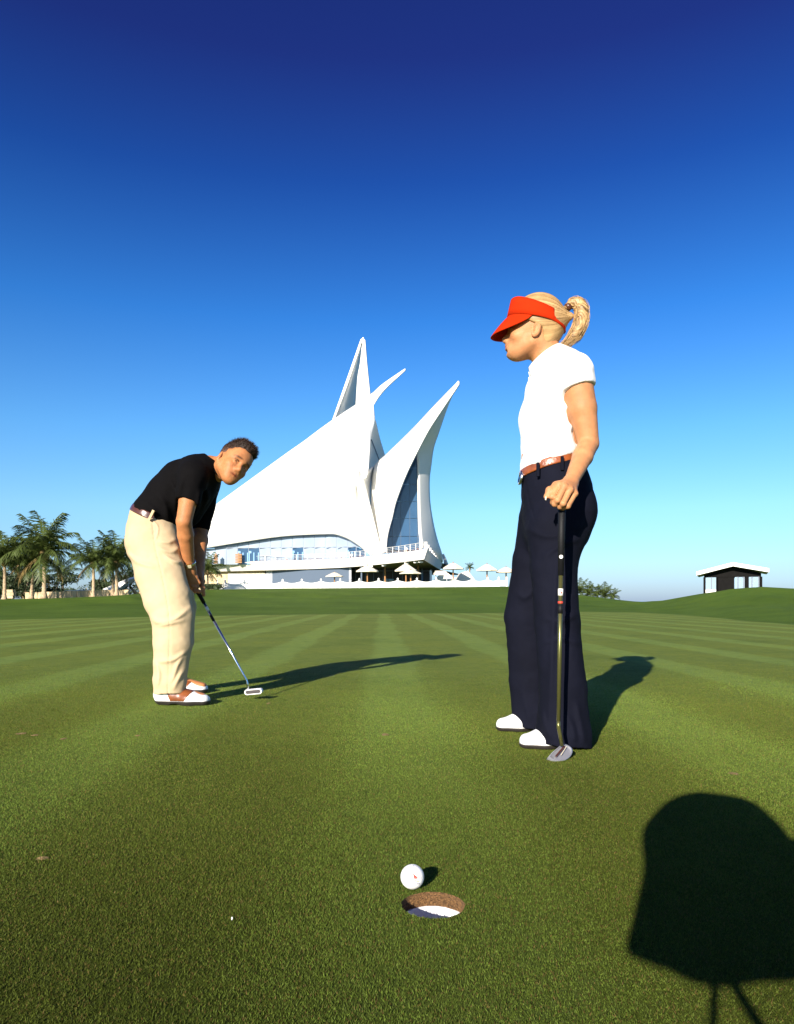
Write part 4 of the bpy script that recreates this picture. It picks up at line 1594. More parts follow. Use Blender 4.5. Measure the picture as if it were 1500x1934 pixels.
    folds(tr, [[W(1000, 1000, 2.66), W(1030, 1012, 2.56), W(1068, 1010, 2.545)], [W(1092, 1018, 2.60), W(1060, 1030, 2.53), W(1030, 1050, 2.54)],
               [W(1088, 1160, 2.55), W(1062, 1172, 2.515), W(1030, 1168, 2.53)], [W(1030, 1215, 2.53), W(1060, 1205, 2.515), W(1090, 1215, 2.54)],
               [W(1024, 1345, 2.50), W(1030, 1372, 2.495), W(1040, 1392, 2.49)], [W(1090, 1330, 2.51), W(1098, 1370, 2.50), W(1104, 1400, 2.50)],
               [W(1070, 1350, 2.475), W(1082, 1378, 2.47), W(1085, 1400, 2.47)],
               [W(1055, 1040, 2.52), W(1048, 1120, 2.515), W(1042, 1250, 2.50), W(1036, 1370, 2.49)],
               [W(985, 1300, 2.815), W(992, 1330, 2.815), W(1002, 1360, 2.815)], [(975, 1120), (990, 1128), (1003, 1120)]], .009, 6, D + .12)
    tr.disp.append(lambda p: .0045 * vnoise(p * (16, 16, 5.5)) + .0012 * vnoise(p * 50))
    sdf_obj('trousers', tr, .005, M['navy'], root)
    # belt
    base = SDF()
    base.chain(pelvis, U, .05, 0)
    sdf_obj('belt', cut_band(base, belt_pt + belt_n * .004, belt_n, .0155, .0045), .0035, M['belt_t'], root)
    bk = W(983.5, 902.5, 2.715)
    o = MB().lathe((0, 0, 0), [(.026, -.004), (.027, .003), (.020, .006), (.019, -.002), (0, -.001)], 20).build('buckle', M['metal'], root, True)
    o.location = bk
    o.rotation_euler = (0, R(-80), 0)
    for px, py, d in ((1016, 884.5, 2.618), (1062, 873, 2.60)):
        MB().box(W(px, py + 2, d - .008), (.010, .008, .050)).build('belt_loop', M['navy'], root)
    # hip pocket line
    # ---- body (one continuous skin)
    B = SDF()
    B.chain(torso, U, .05, .013)
    B.chain(pelvis, U, .05, .014)
    B.chain([(p, a * .72, b * .72) for p, a, b in nleg[:-1]], U, .05, 0)
    B.chain([(p, a * .72, b * .72) for p, a, b in fleg[:-1]], U, .05, 0)
    for hx, hy in ((.66, 2.555), (.625, 2.90)): B.ecap((hx, hy, .07), (hx - .15, hy, .035), .022, .025, .026, .016, U, .03)
    B.ecap(neck0, neck1, .050, q(25), .056, q(29), U, .03)
    B.ecap(W(1044, 690, D), W(1082, 700, 2.63), .04, q(18), .05, q(22), U, .05)
    B.ecap(W(1044, 690, D), W(1066, 700, 2.88), .04, q(18), .05, q(22), U, .05)
    B.cap(S, S + (E - S) * .5, .054, .0505, .03)
    B.cap(S + (E - S) * .5, E, .0505, .0365, .008)
    B.cap(E, E + (H - E) * .35, .0355, .0355, .006)
    B.cap(E + (H - E) * .35, H, .0355, .0235, .008)
    B.cap(S2, E2, .05, .036, .03)
    B.cap(E2, H2, .036, .023, .02)
    B.ecap(H2, W(1052, 962, 2.96), .034, .018, .040, .015, FW, .02)
    for k in range(4):
        a = W(1046 + 5 * k, 962, 2.955)
        fingers(B, [([a, a + (0.003, 0, -.035), a + (-.004, 0, -.060 + .004 * abs(k - 1))], .0085)])
    # near hand: fist closed over the butt of the putter
    mcp = [W(1055.5, 915, 2.388), W(1066, 919, 2.372), W(1077, 925, 2.374), W(1086, 932.5, 2.388)]
    for m_, r in zip(mcp, (.0125, .0125, .0115, .0105)):
        B.cap(H, m_, .0165, r, .012)
        B.ell(m_, (r * .98,) * 3, None, .004)
    B.ecap(H, W(1069, 926, 2.415), .024, .019, .034, .018, mcp[3] - mcp[0], .014)
    fingers(B, [([mcp[0], W(1043.5, 938, 2.372), W(1045, 949, 2.388), W(1052, 949, 2.405)], .0100),
                ([mcp[1], W(1053.5, 944.5, 2.358), W(1048, 952, 2.372), W(1047, 948, 2.398)], .0102),
                ([mcp[2], W(1064.0, 951, 2.360), W(1058, 957, 2.376), W(1056, 952, 2.402)], .0096),
                ([mcp[3], W(1073, 956, 2.372), W(1063, 959, 2.384), W(1057, 957, 2.404)], .0088)], .0032)
    fingers(B, [([W(1068, 914, 2.43), W(1050, 917, 2.400), W(1038, 926, 2.386), W(1031.5, 938, 2.380)], .0112)], .008)
    # head
    F = frame((-.97, .19, .145), (0, 0, 1))
    s = .935
    O = W(1013, 622, 2.665) - (np.array((-.014, .080, -.004)) * s) @ F
    T = head_sdf(B, O, F, s)
    B.ecap(O + np.array((-.030, 0, -.035)) @ F, neck0, .048, .048, .050, q(26), U, .03)
    body = sdf_obj('body', B, .0034, M['skin_w'], root, face_tint(T, s, False))
    eyes(T, s, root, F[0])
    MB().prism([W(1029.6, 938, 2.3705), W(1032.6, 938, 2.3690), W(1031.8, 944.5, 2.3695), W(1029.8, 944, 2.3710)], (0, .003, 0)).build('nail', M['cream'], root)
    # ---- hair
    bs = np.array((-.134, 0, .086))

    def loc(p): return ((p - O) @ F.T) / s
    hr = SDF()
    hr.ell(T(-.012, 0, .056), (.102, .0835, .106), F, .02)
    hr.ecap(T(-.072, 0, .03), T(-.058, 0, -.052), .054, .034, .044, .022, F[1], .03)
    hr.cap(T(-.078, 0, .070), T(*bs), .040, .014, .03)

    def keep(p):
        l = loc(p)
        a = (.022 + .40 * l[:, 0]) - l[:, 2]
        b = l[:, 0] - (-.038 + .24 * l[:, 2])
        return np.minimum(a, b)
    hr.func(keep, '&', .008)

    def strand(p):
        l = loc(p) - bs
        psi = np.arctan2(l[:, 1], l[:, 2])
        return vnoise(np.stack([psi * 16, 2.5 * np.hypot(l[:, 1], l[:, 2]) / .1 * .2, l[:, 0] * 3], -1)) * .6 + .4 * vnoise(np.stack([psi * 42, l[:, 0] * 4, 0 * psi], -1))
    hr.disp.append(lambda p: .0016 * strand(p))

    def htint(v):
        t = strand(v)
        g = np.clip(.86 + .75 * t, .22, 1.55)
        l = loc(v)
        root_shade = np.clip((l[:, 0] - .02) / .08, 0, 1) * .35 + np.clip((-.02 - l[:, 2]) / .06, 0, 1) * .30  # darker front hairline; shadow under the back of the head painted in
        g = g * (1 - root_shade)
        return np.stack([g, g ** 1.12, g ** 1.3], -1)
    hair = sdf_obj('hair', hr, .003, M['hair_b'], root, htint)
    pt = [(1072, 579, 2.72, 6), (1082, 571.5, 2.72, 8), (1093, 573, 2.715, 10.5), (1099, 586, 2.71, 11.5), (1098, 603, 2.71, 12), (1093, 620, 2.71, 11.5), (1084, 635, 2.71, 10), (1071, 648, 2.71, 3)]
    pn = [(W(a, b, d), .9 * q(r) + .002, q(r)) for a, b, d, r in pt]
    po = SDF()
    po.chain(pn, U, .012)
    ac = W(1078, 612, 2.71)

    def pstr(p):
        v = p - ac
        rr = np.hypot(v[:, 0], v[:, 2])
        an = np.arctan2(v[:, 2], v[:, 0])
        return .6 * vnoise(np.stack([rr * 260, v[:, 1] * 200, an * 1.4], -1)) + .4 * vnoise(np.stack([rr * 620, v[:, 1] * 500, an * 2], -1))
    po.disp.append(lambda p: .0034 * pstr(p))

    def ptint(v):
        g = np.clip(.74 + 1.1 * pstr(v), .12, 1.6)
        return np.stack([g, g ** 1.12, g ** 1.3], -1)
    ponytail = sdf_obj('ponytail', po, .0026, M['hair_b'], hair, ptint)
    # loose strands along the tail
    rs = np.random.RandomState(4)
    mb = MB()
    for k in range(420):
        off = np.clip(rs.normal(0, .62, 3), -.95, .95)
        i0, i1 = rs.randint(1, 4), rs.randint(6, 8)
        pts = []
        for i in range(i0, i1 + 1):
            c, a, b = pn[min(i, 7)]
            pts.append(c + off * b * (1.0 if i < 7 else 2.2) + rs.normal(0, .0012, 3))
        if i1 == 7: pts.append(pts[-1] + np.array((-.010, 0, -.012)) + rs.normal(0, .006, 3))
        mb.tube(catmull(pts, 3), [.0006] * (3 * (len(pts) - 1)) + [.0002], 4, False)
    o = mb.build('loose_hair', M['hair_b'], hair, True, fix=False)
    tag(o, kind='stuff')
    point_color(o.data, 'tint', np.repeat(rs.uniform(.5, 1.35, (len(o.data.vertices) // 4 + 1, 1)), 4, 0)[:len(o.data.vertices)] * np.ones((1, 3)))
    o = MB().tube([W(1070, 582.5, 2.722), W(1077, 576.5, 2.72)], [.0155, .0155], 14).build('hair_tie', M['belt_b'], hair, True)
    # ---- red visor (sits on the head with the rest of the clothing)
    vis = empty('visor', tuple(O))
    vis.parent = root
    vis.matrix_parent_inverse = wm(root).inverted()
    n = 144
    zb = lambda x: float(np.interp(x, [-.14, -.066, .008, .094, .12], [.020, .038, .046, .057, .058]))
    zt = lambda x: float(np.interp(x, [-.14, -.076, -.072, -.0, .08, .1], [.048, .066, .086, .106, .128, .130]))
    vs, fs = [], []
    for i in range(n):
        t = 2 * math.pi * i / n
        for j in range(4):
            f_ = j / 3
            x = -.005 + .117 * math.cos(t)
            z = zb(x) + (zt(x) - zb(x)) * f_
            lean = .010 * (f_ - .3)
            xx = -.006 + (.118 - lean * .6) * math.cos(t)
            yy = (.0935 - lean) * math.sin(t)
            vs.append(tuple(T(xx, yy, z)))
    for i in range(n):
        for j in range(3):
            a = i * 4 + j
            b = ((i + 1) % n) * 4 + j
            fs.append((a, b, b + 1, a + 1))
    o = MB().add(vs, fs).build('visor_band', M['visor'], vis, True)
    add_mod_solid(o, .003, 0)
    vs, fs = [], []
    m_, k_ = 44, 10
    for i in range(m_ + 1):
        t = R(-84) + R(168) * i / m_
        x0, y0 = -.006 + .1165 * math.cos(t), .0925 * math.sin(t)
        z0 = zb(x0) + .002
        w_ = max(0, math.cos(t * 90 / 84)) ** .62
        for j in range(k_ + 1):
            g = j / k_
            ext = .057 * w_ * g
            x = x0 + ext
            y = y0 * (1 + .02 * g * w_)
            z = z0 - (.085 * w_ * g * (.75 + .25 * g)) - .008 * g * w_ * (abs(y0) / .09) ** 2
            vs.append(tuple(T(x, y, z)))
    for i in range(m_):
        for j in range(k_):
            a = i * (k_ + 1) + j
            fs.append((a, a + 1, a + k_ + 2, a + k_ + 1))
    o = MB().add(vs, fs).build('visor_brim', M['visor'], vis, True)
    add_mod_solid(o, .0035, 0)
    # ---- shoes
    for heel, toe in (((.660, 2.565, 0), (.425, 2.553, 0)), ((.640, 2.905, 0), (.387, 2.893, 0))):
        o1, TT = shoe(root, heel, toe, float(np.linalg.norm(np.array(toe) - heel)), .088, 'plain')
        for x in (.40, .52):
            pts = [TT(x, -.55, .022), TT(x - .01, -.50, .045), TT(x - .03, -.36, .072)]
            MB().tube(pts, .004, 6).build('side_stripe', M['sole'], o1)
    return root


def build_woman_putter():
    root = empty('putter', (.50, 2.38, 0))
    tag(root, 'mallet putter with olive shaft, upright under the hand of the woman', 'putter')
    L = lambda py: W(1062 - (py - 930) * 7.0 / 430, py, 2.41 - (py - 930) * .048 / 430)
    t = lambda name, y0, y1, r0, r1, m: MB().tube([L(y0), L(y1)], [r0, r1], 12).build(name, m, root, True)
    olive = mat('olive_shaft', (.17, .165, .055), .28, metal=.7)
    t('grip', 926, 1087, .0145, .0092, M['grip'])
    for k in range(9):
        y = 966 + k * 11.5
        MB().tube([L(y) + (.0005, -.0118 + .0004 * k, 0), L(y + 6) + (.0005, -.0116 + .0004 * k, 0)], .0013, 6).build('grip_mark', M['grey'], root)
    o = MB().lathe((0, 0, 0), [(.0062, 0), (.0062, .0012), (.0038, .0014), (.0034, .0006), (0, .0006)], 16).build('grip_badge', M['white'], root)
    o.location = L(1052) + np.array((-.003, -.0112, 0))
    o.rotation_euler = (R(90), 0, 0)
    t('shaft', 1086, 1362, .0076, .0062, olive)
    t('shaft_label', 1112, 1125, .0086, .0086, M['white'])
    MB().box(L(1119) + np.array((.0005, -.0085, 0)), (.004, .0012, .007)).build('label_mark', M['red'], root)
    t('shaft_ring', 1136, 1140, .0086, .0086, M['red'])
    t('shaft_band', 1141, 1159, .0080, .0080, M['grip'])
    MB().tube([L(1361), W(1055, 1373, 2.362), W(1058, 1388, 2.365), W(1061.5, 1408, 2.372)], [.0062, .0062, .0058, .0062], 12).build('neck', olive, root, True)
    out = [(1034.5, 1431, 2.350), (1041, 1423, 2.360), (1049, 1415.5, 2.370), (1057, 1408.5, 2.385), (1062, 1405.5, 2.395), (1070, 1406, 2.402), (1077, 1409.5, 2.402),
           (1081.5, 1415, 2.395), (1081.5, 1422, 2.385), (1077, 1430, 2.368), (1069, 1436, 2.350), (1060, 1439, 2.338), (1050, 1438.5, 2.334), (1041, 1436, 2.340)]
    o3 = catmull([tuple(W(*p)) for p in out + out[:1]], 3)[:-1]
    c = sum(o3) / len(o3)
    nrm = np.cross(o3[9] - c, o3[0] - c)
    nrm /= np.linalg.norm(nrm)
    if nrm[2] < 0: nrm = -nrm
    nn = len(o3)
    rings = [[p + nrm * z + (c - p) * i for p in o3] for i, z in ((.10, -.021), (.0, -.014), (.0, -.003), (.05, .003), (.14, .004), (.20, -.001))]
    vs = [tuple(p) for r in rings for p in r]
    fs = [(i * nn + k, i * nn + (k + 1) % nn, (i + 1) * nn + (k + 1) % nn, (i + 1) * nn + k) for i in range(5) for k in range(nn)]
    fs += [tuple(reversed(range(nn))), tuple(5 * nn + k for k in range(nn))]
    autosmooth(MB().add(vs, fs).build('putter_head', M['satin'], root), 50)
    MB().tube([W(1065, 1411, 2.383) + nrm * .004, W(1049, 1430, 2.350) + nrm * .004], .0032, 6).build('sight_groove', M['belt_b'], root)
    MB().tube([W(1069, 1411, 2.383) + nrm * .0035, W(1059, 1427, 2.356) + nrm * .0035], .0012, 6).build('sight_line', M['cream'], root)


def build_man():
    root = empty('person', (-1.12, 3.82, 0))
    tag(root, 'man in black shirt and khaki trousers bent over his putter, looking at the lens', 'person')
    D = 3.80
    q = lambda n, d=D: n * d / FPX
    U = np.array((0, 1.0, 0))
    torso = [(W(290, 987, D), .162, q(47)), (W(298, 974, D), .162, q(45.5)), (W(324, 941, D), .168, q(46)), (W(351, 915, D), .178, q(46)), (W(376, 899, D), .180, q(37)), (W(395, 887, D), .13, q(23))]
    S, E, H = W(364, 902, 3.615), W(347.5, 985, 3.575), W(357.5, 1068, 3.72)
    S2, E2, H2 = W(393, 908, 3.99), W(379, 1000, 4.02), W(376, 1072, 3.86)
    sh = SDF()
    sh.chain(torso, U, .05)
    sh.ecap(W(388, 888, D), W(366, 897, 3.63), .05, q(22), .06, q(27, 3.63), (1, 0, .3), .06)
    sh.ecap(W(390, 890, D), W(392, 903, 3.98), .05, q(20), .06, q(24), (1, 0, .3), .06)
    sh.ecap(W(376, 925, D), W(352, 965, 3.84), .13, q(26), .12, q(30), U, .05)
    belt_n = np.array((.44, 0, .90))
    belt_pt = W(292, 978, D)
    for S_, E_, w0, w1 in ((S, E, .070, .0475), (S2, E2, .068, .050)):
        sl = SDF()
        sl.cap(S_, S_ + (E_ - S_) * .62, w0, w1, .02)
        sl.plane(S_ + (E_ - S_) * (.52 if S_ is S else .93), (E_ - S_) + (np.array((-.02, 0, 0))), k=.004)
        if S_ is S2: sl.cap(S_ + (E_ - S_) * .5, S_ + (E_ - S_) * .92, w1 + .008, w1, .02)
        sh.merge(sl, .035)
    sh.cap(S + (E - S) * .48, E + (E - S) * .1, .0415, .040, .003, '-')
    sh.ecap(W(398, 886, D - .01), W(409, 872, D - .02), .073, q(25), .068, q(22), U, .02)
    sh.plane(W(408.5, 873, D), W(424, 852, 3.78) - W(400, 884, 3.78), k=.004)
    sh.ecap(W(404, 878, D - .01), W(422, 855, D - .01), .060, q(19), .062, q(23), U, .004, '-')
    sh.plane(belt_pt - belt_n * .012, -belt_n)
    folds(sh, [[W(345, 905, 3.61), W(338, 925, 3.60), W(337, 940, 3.60)], [W(378, 930, 3.63), W(372, 960, 3.66), W(360, 985, 3.70)], [W(300, 935, 3.63), W(312, 955, 3.62), W(318, 980, 3.63)],
               [W(390, 920, 3.66), W(392, 945, 3.68), W(384, 970, 3.72)], [W(320, 905, 3.63), W(330, 930, 3.61), W(332, 960, 3.61)], [W(275, 950, 3.66), W(292, 965, 3.63), W(300, 985, 3.64)]], .012, 5.5, D)
    sh.disp.append(lambda p: .006 * vnoise(p * (13, 13, 9)) + .0015 * vnoise(p * 45))
    sdf_obj('polo_shirt', sh, .006, M['polo_b'], root)
    nd = W(424, 852, 3.78) - W(400, 884, 3.78)
    nd = nd / np.linalg.norm(nd)
    lo_ = np.array((nd[2], 0, -nd[0]))
    collar('collar', W(405, 879, 3.78), lo_, U, nd, q(21), .074, .034, .016, M['polo_b'], root, .35)

    # ---- trousers
    pelvis = [(W(302, 966, D), .155, q(42)), (W(294, 980, D), .160, q(44)), (W(291, 1002, D), .166, q(46.5)), (W(290, 1022, D), .168, q(46.5))]
    nleg = [(W(290, 1024, 3.70), .102, q(46.5, 3.70)), (W(302, 1082, 3.66), .096, q(46, 3.66)), (W(316, 1130, 3.63), .090, q(44, 3.63)), (W(326.5, 1163, 3.62), .082, q(39.5, 3.62)),
            (W(326, 1215, 3.61), .074, q(35.5, 3.61)), (W(321, 1285, 3.61), .064, q(30, 3.61)), (W(319.5, 1325, 3.61), .064, q(29, 3.61))]
    fleg = [(W(295, 1022, 3.92), .102, q(46, 3.92)), (W(310, 1085, 3.95), .098, q(48, 3.95)), (W(333, 1150, 3.98), .082, q(37, 3.98)), (W(334, 1210, 4.0), .078, q(32, 4.0)),
            (W(326, 1275, 4.06), .064, q(26, 4.06)), (W(322, 1302, 4.08), .064, q(25, 4.08))]
    tr = SDF()
    tr.chain(pelvis, U, .05)
    tr.chain(nleg, U, .05)
    tr.chain(fleg, U, .05)
    tr.ell(W(274, 1020, 3.70), (.070, .09, .085), None, .06)
    tr.ell(W(277, 1020, 3.90), (.070, .09, .085), None, .06)
    tr.plane(belt_pt + belt_n * .022, belt_n)
    tr.plane((-1.12, 0, .060), (.04, 0, -1))
    nd_ = 3.60
    folds(tr, [[W(290, 1168, 3.56), W(300, 1176, 3.535), W(330, 1170, 3.53), W(358, 1148, 3.545)], [W(300, 1180, 3.54), W(318, 1178, 3.53), W(345, 1172, 3.535)],
               [W(330, 1020, 3.62), W(318, 1024, 3.605), W(302, 1022, 3.60)], [W(338, 1036, 3.61), W(322, 1042, 3.592), W(302, 1036, 3.592)],
               [W(345, 1062, 3.59), W(330, 1060, 3.578), W(312, 1050, 3.578)],
               [W(293, 1250, 3.565), W(300, 1272, 3.553), W(297, 1295, 3.56)], [W(346, 1268, 3.57), W(336, 1284, 3.552), W(328, 1300, 3.55)],
               [W(345, 1240, 3.555), W(334, 1260, 3.545), W(326, 1285, 3.545)],
               [W(241, 1045, 3.62), W(262, 1062, 3.58), W(290, 1070, 3.565)], [W(300, 1250, 3.55), W(328, 1246, 3.545), W(350, 1232, 3.56)]], .010, 4.2, D)
    grooves(tr, [[W(288, 985, 3.62), W(291, 1010, 3.590), W(294, 1035, 3.575), W(305, 1080, 3.560), W(315, 1130, 3.540), W(320, 1170, 3.538), W(320, 1230, 3.537), W(317, 1310, 3.545)]], .0035, 1.1, D)
    # slanted front pocket
    relief(tr, [[(286, 982), (297, 992), (298, 1006), (292, 1022)]], .005, 1.5, D)
    tr.disp.append(lambda p: .0042 * vnoise(p * (15, 15, 7)) + .0012 * vnoise(p * 45))
    sdf_obj('trousers', tr, .005, M['khaki'], root)
    base = SDF()
    base.chain(pelvis, U, .05)
    sdf_obj('belt', cut_band(base, belt_pt + belt_n * .004, belt_n, .0185, .005), .0042, M['belt_b'], root)
    for px, py, d in ((286, 973, 3.615), (259.5, 964, 3.70)):
        o = MB().box((0, 0, 0), (.012, .010, .054)).build('belt_loop', M['khaki'], root)
        o.location = W(px, py, d)
        o.rotation_euler = (0, R(26), 0)

    # ---- body
    B = SDF()
    B.chain(torso[1:], U, .05, .016)
    B.chain(pelvis, U, .05, .014)
    B.chain([(p, a * .72, b * .72) for p, a, b in nleg[:-1]], U, .05)
    B.chain([(p, a * .72, b * .72) for p, a, b in fleg[:-1]], U, .05)
    for hx, hy in ((-1.13, 3.62), (-1.25, 4.08)): B.ecap((hx, hy, .075), (hx + .16, hy, .04), .024, .028, .028, .018, U, .03)
    B.ecap(W(396, 889, 3.79), W(364, 900, 3.65), .05, q(20), .05, q(22), (1, 0, .3), .05)
    B.ecap(W(396, 889, 3.81), W(392, 905, 3.97), .05, q(18), .05, q(20), (1, 0, .3), .05)
    B.cap(S, S + (E - S) * .55, .050, .0430, .03)
    B.cap(S + (E - S) * .55, E, .0430, .0375, .008)
    B.cap(E, E + (H - E) * .30, .0375, .0395, .006)
    B.cap(E + (H - E) * .30, H, .0395, .0270, .008)
    B.cap(S2, E2, .05, .041, .03)
    B.cap(E2, E2 + (H2 - E2) * .3, .041, .040, .02)
    B.cap(E2 + (H2 - E2) * .3, H2, .040, .028, .02)
    # right hand (near) wrapped round the grip, left hand above it with its finger down the shaft
    G = lambda py, dx=0, d=3.78: W(376 - (1122 - py) * .5506 + dx, py, d)
    for k, py in enumerate((1093, 1100.5, 1108.5, 1117)):
        r = (.0092, .0102, .0106, .0104)[k]
        m_ = G(py - 7, -7.0, 3.770)
        B.cap(H + (W(360, 1078, 3.735) - H) * .8, m_, .021, .0125, .014)
        fingers(B, [([m_, G(py - 1, -4.5, 3.742), G(py, 3.0, 3.746), G(py + 0, 6.0, 3.775)], r)], .003)
    B.ecap(H, W(362, 1094, 3.752), .030, .026, .030, .030, (1, 0, 0), .02)
    fingers(B, [([W(362, 1078, 3.74), W(369, 1090, 3.745), W(376, 1101, 3.752)], .0125)], .008)
    B.ecap(H2, W(377, 1090, 3.825), .034, .024, .036, .024, (0, 1, .3), .02)
    fingers(B, [([W(378.5, 1084, 3.815), W(381.5, 1098, 3.792), W(383.5, 1111, 3.783), W(385, 1124, 3.782)], .0115),
                ([W(379, 1088, 3.83), W(384, 1098, 3.815), W(380, 1106, 3.800), W(376, 1104, 3.795)], .0105),
                ([W(376, 1084, 3.84), W(381, 1090, 3.825), W(378, 1099, 3.805), W(373, 1097, 3.80)], .0100),
                ([W(373, 1080, 3.84), W(378, 1084, 3.825), W(374, 1091, 3.805), W(369, 1089, 3.80)], .0092)], .004)
    # head: turned towards the lens and tilted
    fwd = np.array((.65, -.74, -.15))
    up = np.array((.515, .279, .857))
    F = frame(fwd, up)
    s = .945
    O = W(414.5, 860, 3.70) - (np.array((-.014, -.085, -.004)) * s) @ F
    T = head_sdf(B, O, F, s, True)
    B.ecap(O + np.array((-.030, 0, -.030)) @ F * s, W(398, 886, 3.79), .058, .060, .062, .062, U, .03)
    B.cap(O + np.array((-.010, -.050, -.040)) @ F * s, W(404, 890, 3.76), .020, .018, .025)
    sdf_obj('body', B, .0038, M['skin_m'], root, face_tint(T, s, True))
    eyes(T, s, root, (.16, -.98, -.03))

    def loc(p): return ((p - O) @ F.T) / s
    hr = SDF()
    hr.ell(T(-.018, 0, .052), np.array((.106, .0825, .099)) * s, F, .02)
    hr.ell(T(.030, 0, .116), np.array((.066, .062, .036)) * s, F, .03)

    def keep(p):
        l = loc(p)
        front = .062 + .22 * np.clip(l[:, 0], 0, .1) - .35 * np.abs(l[:, 1]) * (l[:, 0] > .02)
        a = np.where(l[:, 0] > .022, front, np.interp(l[:, 0], [-.03, .012, .022], [.028, .010, .058])) - l[:, 2]
        b = l[:, 0] - (-.040 + .22 * l[:, 2])
        b = np.maximum(b, -.062 - l[:, 2])
        return np.minimum(a * .8, b)
    hr.func(keep, '&', .006)
    hr.disp.append(lambda p: .0028 * vnoise(((p - O) @ F.T) * (35, 110, 60)) + .0012 * vnoise(p * 190))

    def htint(v):
        l = loc(v)
        side = np.clip((.085 - l[:, 2]) / .06, 0, 1)
        g = (1 + .6 * vnoise(v * 160)) * (1 + 3.2 * side)
        return np.stack([g, g * (1 - .05 * side), g], -1)
    hair = sdf_obj('hair', hr, .0035, M['hair_d'], root, htint)
    rs = np.random.RandomState(9)
    V, Fc = [], []
    hm = hair.data
    nv = len(hm.vertices)
    for k in rs.choice(nv, 5200):
        p, n_ = np.array(hm.vertices[k].co), np.array(hm.vertices[k].normal)
        l = loc(p[None])[0]
        if l[2] < .05 and rs.rand() < .6: continue
        dr = n_ * .6 + (np.array((.55, 0, .15)) + rs.normal(0, .40, 3)) @ F
        dr = dr / np.linalg.norm(dr) * rs.uniform(.008, .020) * (1.1 if l[2] > .10 else .4)
        sd = np.cross(dr, rs.normal(0, 1, 3))
        sd = sd / np.linalg.norm(sd) * .0012
        b = len(V)
        V += [p - sd - dr * .2, p + sd - dr * .2, p + dr]
        Fc.append((b, b + 1, b + 2))
    o = link('hair_tufts', mesh_np('hair_tufts', V, Fc), M['hair_d'], hair)
    tag(o, kind='stuff')
    point_color(o.data, 'tint', np.repeat(rs.uniform(.4, 2.6, (len(V) // 3, 1)), 3, 0) * np.ones((1, 3)))
    # ---- watch on the near wrist
    ax = (H - E) / np.linalg.norm(H - E)
    c = E + (H - E) * .93
    wr = SDF()
    wr.ecap(c - ax * .007, c + ax * .007, .0345, .0345, None, None, (1, 0, 0), 0)
    wr.func(lambda p: np.abs((p - c) @ ax) - .0085, '&', .002)
    watch = sdf_obj('watch_strap', wr, .0035, M['metal'], root)
    side = np.array((.28, -.95, 0))
    side = side - ax * side.dot(ax)
    side /= np.linalg.norm(side)
    z_ = side
    x_ = np.cross(ax, z_)
    rot = Matrix((x_, ax, z_)).transposed()
    MB().box(c + side * .036, (.026, .024, .008), rot).build('watch_case', M['gold'], watch)
    MB().box(c + side * .0405, (.018, .017, .0015), rot).build('watch_dial', M['cream'], watch)
    # ---- saddle shoes
    for heel, toe in (((-1.198, 3.622, 0), (-.920, 3.604, 0)), ((-1.33, 4.095, 0), (-1.055, 4.078, 0))):
        shoe(root, heel, toe, float(np.linalg.norm(np.array(toe) - heel)), .106, 'saddle', .095, .022)


def build_man_putter():
    root = empty('putter', (-.75, 3.78, 0))
    tag(root, 'steel putter with dark framed blade swinging in the hands of the man', 'putter')
    d = 3.78
    w = lambda px, py: W(px, py, d)
    t = lambda name, a, b, r0, r1, m: MB().tube([w(*a), w(*b)], [r0, r1], 12).build(name, m, root, True)
    t('grip', (360, 1093), (385.5, 1139), .0135, .0095, M['grip'])
    MB().tube([w(385, 1138), w(462, 1278), w(466, 1285.5), w(467.5, 1292), w(468.5, 1302)], [.0068, .0052, .0052, .0054, .0062], 12).build('shaft', M['chrome'], root, True)
    t('shaft_label', (389.5, 1146.2), (393, 1152.6), .0084, .0084, M['white'])
    t('shaft_band', (398, 1161.7), (404, 1172.6), .0074, .0074, M['grip'])
    rot = Matrix.Rotation(R(-6), 3, 'Y') @ Matrix.Rotation(R(-8), 3, 'Z')
    c = Vector(w(479.5, 1306))

    def rounded(L_, h, dep, y):
        pts = []
        for cx_, cz_, a0 in ((L_ / 2 - h * .45, 1, 0), (-L_ / 2 + h * .45, 1, 90), (-L_ / 2 + h * .45, -1, 180), (L_ / 2 - h * .45, -1, 270)):
            for k in range(5):
                a = R(a0 + 22.5 * k)
                pts.append(Vector((cx_ + h * .45 * math.cos(a), y, h * .5 * math.sin(a))))
        return pts
    out = [c + rot @ p for p in rounded(.094, .028, 0, -.012)]
    MB().prism(out, rot @ Vector((0, .026, 0))).build('putter_head', M['shoe_w'], root)
    ins = [c + rot @ p for p in rounded(.080, .0185, 0, -.0135)]
    MB().prism(ins, rot @ Vector((0, .004, 0))).build('face_insert', mat('dark_insert', (.035, .025, .028), .5), root)


build_woman()
build_woman_putter()
build_man()
build_man_putter()


